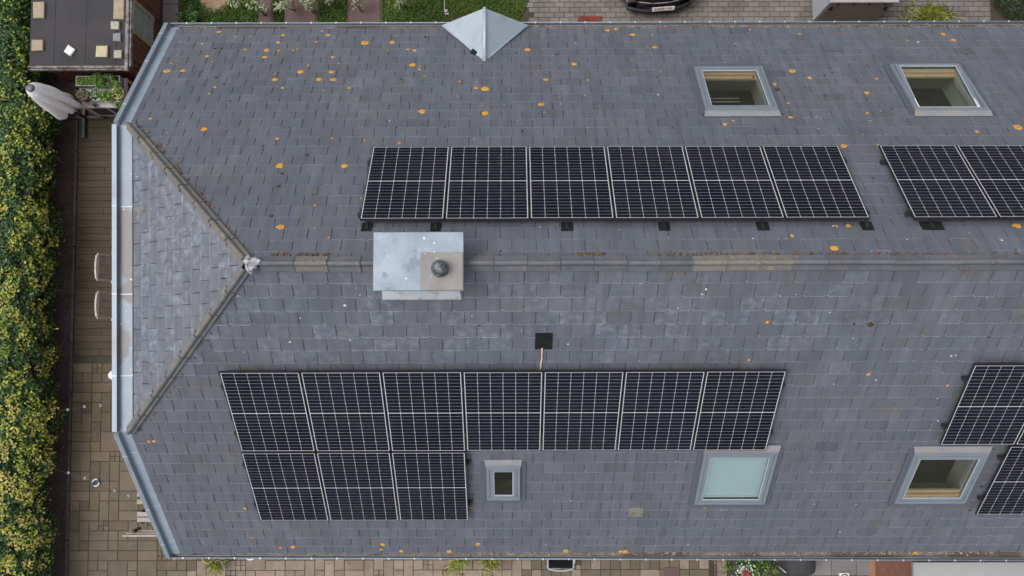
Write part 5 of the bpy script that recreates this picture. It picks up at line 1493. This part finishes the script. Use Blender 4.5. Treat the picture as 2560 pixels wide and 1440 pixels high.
def pot(x, y, z, r, h, m, label, plant, n, cat='plant pot'):
    e = empty('plant_pot', (x, y, z), label=label, cat=cat, group='pots on the potting table')
    mb = MB(); mb.lathe((x, y, z), [(r * .72, 0), (r * .97, h * .86), (r * 1.02, h * .88), (r * 1.02, h), (r * .90, h), (r * .88, h * .85)], 28)
    o = attach(mb.build('pot', m, smooth=False), e)
    mb = MB(); mb.lathe((x, y, z + h * .80), [(r * .89, 0), (r * .5, .008), (0, .012)], 18); attach(mb.build('compost', M['compost']), e)
    if n:
        w = NR.uniform(0, 6.28, n); q = r * .95 * np.sqrt(NR.random(n))
        P = np.stack([x + q * np.cos(w), y + q * np.sin(w), z + h + NR.uniform(-.01, .07, n)], 1)
        leaves('foliage', plant[0], P, NR.uniform(*plant[1], n), NR.uniform(*plant[2], n), e, aspect=.75, spread=.6, kind='stuff')
    return e
pz = -6.548
pot(-8.45, 3.90, pz, .125, .22, M['terracotta'], 'red pot with a pale spindly plant at the left end', (M['leaf_pale'], (.03, .05), (0, .5)), 110)
pot(-8.19, 3.91, pz, .125, .22, M['pot_white'], 'white rimmed pot with dark green seedlings', (M['leaf_green'], (.03, .05), (.0, .6)), 130)
pot(-7.97, 3.86, pz, .108, .22, M['pot_cream'], 'cream rimmed pot with bright lettuce, between two others', (M['leaf_green'], (.05, .085), (.4, 1.0)), 70)
pot(-7.76, 3.94, pz, .118, .22, M['pot_cream'], 'cream rimmed pot at the right end with spilling leaves', (M['leaf_green'], (.05, .09), (.4, 1.0)), 45)
pot(-7.76, 3.735, pz, .072, .13, M['dark'], 'small dark pot standing before the right cream pot', (M['leaf_green'], (.05, .08), (.6, 1.0)), 22)
pot(-8.28, 3.735, pz, .04, .08, M['dark'], 'tiny dark pot before the white rimmed pot', (M['leaf_green'], (.02, .04), (.3, .8)), 14)
e = empty('planter_trough', (-8.15, 4.17, pz), label='long grey planter trough with lettuce seedlings behind the pots', cat='planter')
mb = MB(); x0, x1, y0, y1, h = -8.60, -7.73, 4.085, 4.285, .20
mb.box((x0, y0, pz), (x1, y0 + .012, pz + h)); mb.box((x0, y1 - .012, pz), (x1, y1, pz + h)); mb.box((x0, y0 + .012, pz), (x0 + .012, y1 - .012, pz + h)); mb.box((x1 - .012, y0 + .012, pz), (x1, y1 - .012, pz + h))
attach(mb.build('trough', M['table_top']), e)
mb = MB(); mb.box((x0 + .013, y0 + .013, pz + .01), (x1 - .013, y1 - .013, pz + h - .03)); attach(mb.build('compost', M['compost']), e)
P, S, T = [], [], []
for _ in range(900):
    x = RND.uniform(x0 + .02, x0 + .50); P.append((x, RND.uniform(y0 + .02, y1 - .02), pz + h + RND.uniform(-.03, .02))); S.append(RND.uniform(.018, .034)); T.append(RND.uniform(.4, 1.0))
for cx, cy, r_, n_ in ((-8.17, 4.24, .10, 160), (-8.10, 4.12, .09, 150), (-7.80, 4.11, .075, 110), (-7.86, 4.24, .06, 60), (-7.92, 4.10, .05, 35), (-7.95, 4.25, .05, 30)):
    for _ in range(n_):
        P.append((RND.gauss(cx, r_ * .55), RND.gauss(cy, r_ * .5), pz + h + RND.uniform(0, .10))); S.append(RND.uniform(.025, .05)); T.append(RND.uniform(.25, .85))
leaves('foliage', M['leaf_green'], P, S, T, e, aspect=.75, spread=.6, kind='stuff')
e = empty('bucket', (-8.72, 4.16, G), label='dark bucket standing left of the potting table', cat='bucket')
mb = MB(); mb.lathe((-8.74, 4.14, G + .04), [(.10, 0), (.13, .30), (.135, .30), (.12, .28), (.09, .02), (0, .02)], 20); attach(mb.build('bucket_body', M['dark'], smooth=False), e)

# ---------------------------------------------------------------- wooden armchairs on the deck
def armchair(x, y, label):
    """weathered armchair facing the house; x, y = middle of its seat"""
    e = empty('armchair', (x, y, G + .047), label=label, cat='armchair', group='wooden armchairs on the deck')
    def P(nm, fn, **k):
        mb = MB(); fn(mb); o = mb.build(nm, M['wood_grey'], e); return o
    for sx in (-.22, .24):
        for sy in (-.275, .275): P('leg', lambda m: m.box((sx - .025, sy - .025, 0), (sx + .025, sy + .025, .62 if sx > 0 else .60), bev=.004))
    for i in range(9):
        xx = -.20 + i * .053; P('seat_slat', lambda m: m.box((xx, -.25, .405), (xx + .038, .25, .425), bev=.004))
    for sy in (-.285, .285): P('armrest', lambda m: m.box((-.26, sy - .03, .622), (.28, sy + .03, .648), tone=1.4, bev=.008))
    B = Matrix.Translation((-.24, 0, .42)) @ Matrix.Rotation(R(-24), 4, 'Y')
    for i in range(9):
        yy_ = -.205 + i * .0513
        P('back_slat', lambda m: m.box((-.010, yy_ - .017, .02), (.010, yy_ + .017, .50), tone=RND.uniform(.2, .7), M=B))
    def rail_(m):
        for i in range(8):
            a, b_ = -.235 + i * .05875, -.235 + (i + 1) * .05875
            za, zb = .49 + .035 * (1 - (a / .27) ** 2), .49 + .035 * (1 - (b_ / .27) ** 2)
            pts = [(-.02, a, .475), (.022, a, .475), (.022, a, za + .03), (-.02, a, za + .03), (-.02, b_, .475), (.022, b_, .475), (.022, b_, zb + .03), (-.02, b_, zb + .03)]
            m.faces([tuple(B @ Vector(p)) for p in pts], [(0, 1, 2, 3), (7, 6, 5, 4), (0, 4, 5, 1), (1, 5, 6, 2), (2, 6, 7, 3), (3, 7, 4, 0)], 1.3)
    P('top_rail', rail_)
    for sy in (-.255, .255): P('back_stile', lambda m: m.box((-.018, sy - .02, -.02), (.018, sy + .02, .50), M=B, bev=.003))
    return e
armchair(-7.72, .50, 'weathered wooden armchair on the deck, nearer the shed')
armchair(-7.70, -.25, 'weathered wooden armchair on the deck, nearer the terrace')

# ---------------------------------------------------------------- slatted bench and low table at the terrace corner
e = empty('garden_bench', (-6.9, -4.7, G), label='weathered slatted bench half hidden under the lower roof corner', cat='bench')
for yv, zv, x0 in ((-4.42, -7.02, -7.46), (-4.53, -7.02, -7.46)):
    mb = MB(); mb.box((x0, yv - .045, zv - .02), (-6.05, yv + .045, zv), bev=.005); attach(mb.build('seat_slat', M['wood_grey']), e)
for k, (yv, zv) in enumerate(((-4.72, -6.86), (-4.745, -6.74), (-4.77, -6.62))):
    mb = MB(); mb.box((-7.58 + .03 * (2 - k), yv - .012, zv - .04), (-6.05, yv + .022, zv + .045), bev=.005); attach(mb.build('back_slat', M['wood_grey']), e)
for x in (-7.40, -6.15):
    mb = MB(); mb.box((x - .03, -4.62, G + .03), (x + .03, -4.56, -7.045)); mb.box((x - .03, -4.42, G + .03), (x + .03, -4.36, -7.045)); mb.box((x - .03, -4.715, -7.02), (x + .03, -4.67, -6.62)); attach(mb.build('leg', M['wood_brown']), e)
e = empty('low_table', (-6.9, -4.12, G), label='low slatted wooden table with a greenish board beside the bench', cat='table')
for k, yv in enumerate((-4.03, -4.17)):
    mb = MB(); mb.box((-7.47, yv - (.05 if k else .04), -7.04), (-6.05, yv + (.05 if k else .04), -7.015), bev=.005)
    attach(mb.build('slat', M['wood_grey'] if not k else mat('green_board', (.27, .245, .13), (.33, .30, .20), 9, .85)), e)
for x in (-7.40, -6.15):
    mb = MB(); mb.box((x - .03, -4.24, G + .03), (x + .03, -3.98, -7.045)); attach(mb.build('leg', M['wood_brown']), e)

# swim ring like toy and the strings of bulbs
e = MB(); c = Vector((-8.45, -3.84, G + .06)); n, m_ = 28, 8
for i in range(n):
    for k in range(m_):
        a, b_ = 2 * math.pi * i / n, 2 * math.pi * k / m_
        r_ = .068 + .017 * math.cos(b_); e.v.append((c.x + r_ * math.cos(a), c.y + r_ * math.sin(a), c.z + .017 * math.sin(b_))); e.t.append(1)
for i in range(n):
    for k in range(m_):
        e.f.append((i * m_ + k, ((i + 1) % n) * m_ + k, ((i + 1) % n) * m_ + (k + 1) % m_, i * m_ + (k + 1) % m_)); e.m.append(1 if (i % 14) < 5 else 0)
e.build('toy_ring', [M['pot_white'], mat('blue_plastic', (.03, .09, .20), rough=.5)], smooth=True, label='small blue and cream ring toy lying on the terrace', cat='toy')
def bulbs(pts, label, cord_from, cord_to):
    e = empty('string_light', pts[0], label=label, cat='string light')
    mb = MB(); P = [cord_from] + [(p[0], p[1], p[2] + .05) for p in pts] + [cord_to]
    mb.tube(P, .0028, 5); attach(mb.build('cord', M['dark']), e)
    for p in pts:
        mb = MB(); mb.lathe((p[0], p[1], p[2]), [(0, -.028), (.018, -.022), (.026, -.004), (.022, .014), (.012, .026), (0, .028)], 12)
        b_ = attach(mb.build('bulb', mat('bulb_white', (.75, .74, .70), rough=.3, fine=0) if 'bulb_white' not in bpy.data.materials else bpy.data.materials['bulb_white'], smooth=True), e)
        mb = MB(); mb.lathe((p[0], p[1], p[2] + .027), [(.012, 0), (.012, .03), (0, .03)], 8); attach(mb.build('socket', M['dark']), e)
bulbs([(-8.58, -3.52, -6.4), (-8.24, -3.62, -6.35), (-7.64, -3.86, -6.3), (-7.35, -3.95, -6.25)], 'string of white bulbs strung between hedge and gable near the ring toy', (-9.2, -3.3, -6.3), (-5.99, -4.3, -6.1))
bulbs([(-8.60, -2.30, -6.35), (-8.28, -2.24, -6.35), (-7.97, -2.22, -6.35)], 'string of white bulbs between hedge and gable by the half hidden parasol', (-9.2, -2.3, -6.3), (-5.99, -2.2, -6.1))

# ---------------------------------------------------------------- things along the terrace edge at the bottom
e = empty('strap_leaf_plant', (-5.95, -5.33, G), label='yellow green strap leaved plant below the lower left gutter', cat='plant')
P, D, S, T = [], [], [], []
for _ in range(60):
    w = RND.uniform(0, 6.28); L = RND.uniform(.25, .42); el = RND.uniform(.0, .8)
    d = Vector((math.cos(w), math.sin(w), math.tan(el) * .5)).normalized(); P.append(tuple(Vector((-5.95, -5.33, G + .30)) + d * L * .5)); D.append(tuple(d)); S.append(L); T.append(RND.uniform(.1, 1.0))
leaves('strap_leaves', M['leaf_bamboo'], P, S, T, e, dirs=np.array(D), aspect=.10, kind='stuff')
mb = MB(); mb.tube([(-5.95, -5.33, G + .02), (-5.95, -5.33, G + .32)], [.03, .02], 8); attach(mb.build('stem', M['twig']), e)
e = empty('white_pot', (-5.19, -5.22, G), label='round white garden pot just peeping out under the gutter', cat='plant pot')
mb = MB(); mb.lathe((-5.19, -5.20, G + .03), [(.09, 0), (.125, .38), (.13, .42), (.11, .42), (.10, .38), (0, .37)], 28); attach(mb.build('pot', M['white_cloth']), e)
def bamboo(x, y, h, r, n, label):
    e = empty('bamboo', (x, y, G), label=label, cat='bamboo plant', group='bamboo along the terrace')
    mb = MB(); P, D, S, T = [], [], [], []
    for _ in range(9):
        w = RND.uniform(0, 6.28); q = RND.uniform(.1, 1) * r
        p0 = Vector((x + RND.uniform(-.05, .05), y + RND.uniform(-.05, .05), G)); p1 = Vector((x + q * math.cos(w) * .5, y + q * math.sin(w) * .5, G + h * .6)); p2 = Vector((x + q * math.cos(w), y + q * math.sin(w), G + h * RND.uniform(.8, 1)))
        mb.tube([p0, p1, p2], [.008, .006, .003], 5)
        for _i in range(n // 9):
            t = RND.uniform(.2, 1); p = p0.lerp(p1, t * 2) if t < .5 else p1.lerp(p2, 2 * t - 1)
            w2 = RND.uniform(0, 6.28); d = Vector((math.cos(w2), math.sin(w2), RND.uniform(-.6, .1))).normalized(); L = RND.uniform(.09, .17)
            P.append(tuple(p + d * L * .55)); D.append(tuple(d)); S.append(L); T.append(RND.uniform(0, 1))
    attach(mb.build('cane', M['twig']), e)
    leaves('foliage', M['leaf_bamboo'], P, S, T, e, dirs=np.array(D), aspect=.16, spread=.5, kind='stuff')
bamboo(-1.05, -5.38, .95, .30, 200, 'yellow green bamboo under the gutter, left of its neighbour')
bamboo(-.42, -5.40, .95, .24, 150, 'yellow green bamboo under the gutter, nearer the garden chair')
e = empty('garden_chair', (1.0, -5.210, G), label='garden chair with black seat and pale metal frame under the gutter', cat='chair')
mb = MB(); mb.box((.765, -5.500, G + .42), (1.235, -5.030, G + .435), bev=.005); attach(mb.build('seat', mat('black_textile', (.008, .008, .009), rough=.95, spec=.1)), e)
mb = MB(); pp = [Vector((x, -5.510 - .045 * (1 - ((x - 1.0) / .25) ** 2), G + .43)) for x in np.linspace(.745, 1.255, 11)]; mb.tube(pp, .016, 8); mb.tube([(.745, -5.510, G + .43), (.745, -5.030, G + .43)], .014, 8); mb.tube([(1.255, -5.510, G + .43), (1.255, -5.030, G + .43)], .014, 8)
attach(mb.build('seat_frame', M['alu_light'], smooth=True), e)
for x in (.735, 1.265):
    mb = MB(); mb.tube([(x, -5.350, G + .62), (x, -4.960, G + .62)], .016, 8); mb.tube([(x, -5.350, G + .62), (x, -5.410, G + .45)], .012, 8); attach(mb.build('armrest', M['alu_light'], smooth=True), e)
    for y in (-5.480, -5.040):
        mb = MB(); mb.tube([(x, y, G + .03), (x, y, G + .43)], .013, 8); attach(mb.build('leg', M['alu_light'], smooth=True), e)
mb = MB(); mb.faces([(.765, -5.030, G + .45), (1.235, -5.030, G + .45), (1.235, -4.890, G + .92), (.765, -4.890, G + .92), (.765, -5.015, G + .45), (1.235, -5.015, G + .45), (1.235, -4.875, G + .92), (.765, -4.875, G + .92)],
                    [(0, 1, 2, 3), (7, 6, 5, 4), (0, 4, 5, 1), (2, 6, 7, 3), (1, 5, 6, 2), (3, 7, 4, 0)]); attach(mb.build('backrest', M['black']), e)
mb = MB(); mb.box((3.12, -5.86, G + .032), (3.43, -5.58, G + .046), bev=.003); mb.build('drain_cover', M['brown_slab'], label='square dark reddish cover plate set in the terrace', cat='drain cover')
mb = MB(); y = -8
mb.box((4.125, -8, G - .05), (4.175, -4.53, G + .08), bev=.006); mb.build('border_edging', M['kerbstone'], label='dark edging board where the terrace pavers end', cat='edging')
mb = MB(); mb.box((4.18, -8, G - .05), (10.9, -4.53, G + .01)); base2 = mb.build('side_terrace', M['joint'], kind='structure')
mb = MB(); mb.box((-.051, -.105, -.03), (.051, .105, 0), bev=.004); bk = mb.mesh('brick', M['p_pink'])
for i in range(2):
    for j in range(6):
        o = bpy.data.objects.new('brick', bk); COL.objects.link(o); o.location = (4.235 + i * .105, -6.2 + j * .215 + (.1 if i else 0), G + .045); attach(o, base2)
mb = MB(); mb.box((-.245, -.245, -.03), (.245, .245, 0), bev=.004); sb_ = mb.mesh('slab', M['slab_grey'])
for i in range(3):
    for j in range(3):
        o = bpy.data.objects.new('slab', sb_); COL.objects.link(o); o.location = (6.27 + i * .5, -6.0 + j * .5, G + .042); attach(o, base2)
e = empty('flower_trough', (4.68, -5.45, G), label='planter of red and pale flowers with light green leaves under the gutter', cat='planter')
mb = MB(); mb.box((4.40, -5.62, G + .02), (5.0, -5.30, G + .42), bev=.01); attach(mb.build('trough', M['dark']), e)
n_ = 620; P = np.stack([NR.normal(4.78, .26, n_), NR.normal(-5.48, .14, n_), G + .42 + NR.uniform(0, .28, n_)], 1)
leaves('foliage', M['leaf_green'], P, NR.uniform(.04, .085, n_), NR.uniform(.15, 1.0, n_), e, aspect=.5, kind='stuff')
n_ = 150; P = np.stack([NR.normal(4.62, .11, n_), NR.normal(-5.50, .07, n_), G + .66 + NR.uniform(0, .06, n_)], 1)
leaves('pale_flowers', ramp_mat('pale_petal', [(0, (.40, .42, .42)), (1, (.66, .66, .64))], .7), P, NR.uniform(.03, .05, n_), NR.random(n_), e, aspect=.8, kind='stuff')
n_ = 80; P = np.stack([NR.normal(4.62, .035, n_), NR.normal(-5.55, .03, n_), G + .72 + NR.uniform(0, .06, n_)], 1)
leaves('red_flower', ramp_mat('red_petal', [(0, (.22, .02, .03)), (1, (.42, .07, .08))], .6), P, NR.uniform(.03, .045, n_), NR.random(n_), e, aspect=.9, kind='stuff')
e = empty('thin_post', (5.33, -5.45, G), label='thin pale metal post between the flowers and the black cover', cat='post')
mb = MB(); mb.tube([(5.33, -5.47, G), (5.33, -5.47, G + 1.0)], .016, 8); attach(mb.build('tube', M['alu_light'], smooth=True), e)
mb = MB(); mb.lathe((5.33, -5.47, G), [(.06, 0), (.06, .05), (0, .05)], 12); attach(mb.build('foot', M['alu_dark']), e)
e = empty('covered_barbecue', (5.65, -5.35, G), label='barbecue under a black fabric cover below the gutter', cat='barbecue')
mb = MB()
lv = [(G + .03, .40, .36), (G + .5, .37, .33), (G + .82, .34, .30), (G + .92, .30, .26), (G + .95, .12, .10)]
nn = 28
for z, a, b_ in lv:
    for k in range(nn):
        w = 2 * math.pi * k / nn; c_, s_ = math.cos(w), math.sin(w)
        q = 1 + .05 * math.sin(5 * w + z * 3) * (1 if z < -6.7 else .3)
        mb.v.append((5.66 + .92 * math.copysign(abs(c_) ** .5, c_) * a * q, -5.28 + math.copysign(abs(s_) ** .5, s_) * b_ * q, z)); mb.t.append(1)
for i in range(len(lv) - 1):
    for k in range(nn): mb.f.append((i * nn + k, i * nn + (k + 1) % nn, (i + 1) * nn + (k + 1) % nn, (i + 1) * nn + k)); mb.m.append(0)
mb.f.append(tuple((len(lv) - 1) * nn + k for k in range(nn))); mb.m.append(0)
attach(mb.build('fabric_cover', mat('black_fabric', (.022, .023, .025), (.035, .036, .038), 5, .8, .15, 40), smooth=True), e)
e = empty('ground_lamp', (6.76, -5.78, G), label='square white lamp with a round lens set on the grey slabs', cat='lamp')
mb = MB(); mb.box((6.66, -5.89, G + .043), (6.86, -5.68, G + .10), bev=.006); attach(mb.build('housing', M['pot_white']), e)
mb = MB(); mb.lathe((6.76, -5.785, G + .1005), [(.085, 0), (.085, .010), (.070, .010), (.070, .002)], 28); attach(mb.build('rim', M['dark']), e)
mb = MB(); mb.lathe((6.76, -5.785, G + .1005), [(.068, .004), (.04, .010), (0, .012)], 24); attach(mb.build('lens', M['alu_light'], smooth=True), e)
mb = MB(); mb.box((7.30, -6.3, G + .011), (7.98, -5.1, G + .05), bev=.004); mb.build('coir_mat', M['coir'], label='large brown coir mat between grey slabs and pale flat roof', cat='door mat')
e = empty('watering_can', (7.86, -5.62, G), label='dark metal can with a pale handle on the brown mat', cat='watering can')
mb = MB(); mb.lathe((7.88, -5.72, G + .052), [(.12, 0), (.12, .28), (.05, .30), (.05, .28), (0, .27)], 20); attach(mb.build('can_body', M['dark'], smooth=False), e)
mb = MB(); mb.box((7.76, -5.64, G + .36), (7.96, -5.60, G + .40), bev=.006); mb.box((7.77, -5.635, G + .25), (7.79, -5.605, G + .36)); mb.box((7.93, -5.635, G + .25), (7.95, -5.605, G + .36)); attach(mb.build('handle', M['alu_light']), e)
mb = MB(); mb.tube([(7.78, -5.66, G + .12), (7.62, -5.52, G + .30), (7.50, -5.47, G + .40)], [.016, .012, .012], 8); attach(mb.build('spout', M['dark'], smooth=True), e)
# flat roofed extension at the right
e = empty('extension', (9.0, -6.2, G), label='low extension with a pale grey flat roof at the bottom right', cat='extension building')
mb = MB(); mb.box((7.24, -8.4, -5.10), (10.9, -4.98, -5.0), bev=.01); r_ = attach(mb.build('flat_roof', M['flat_roof']), e)
mb = MB()
for x in (8.55, 9.9): mb.box((x - .02, -8.38, -4.9985), (x + .02, -4.99, -4.994))
attach(mb.build('membrane_lap', M['flat_roof']), r_)
mb = MB(); mb.box((7.40, -8.2, G), (10.8, -4.99, -5.11)); attach(mb.build('wall', M['brick']), e)
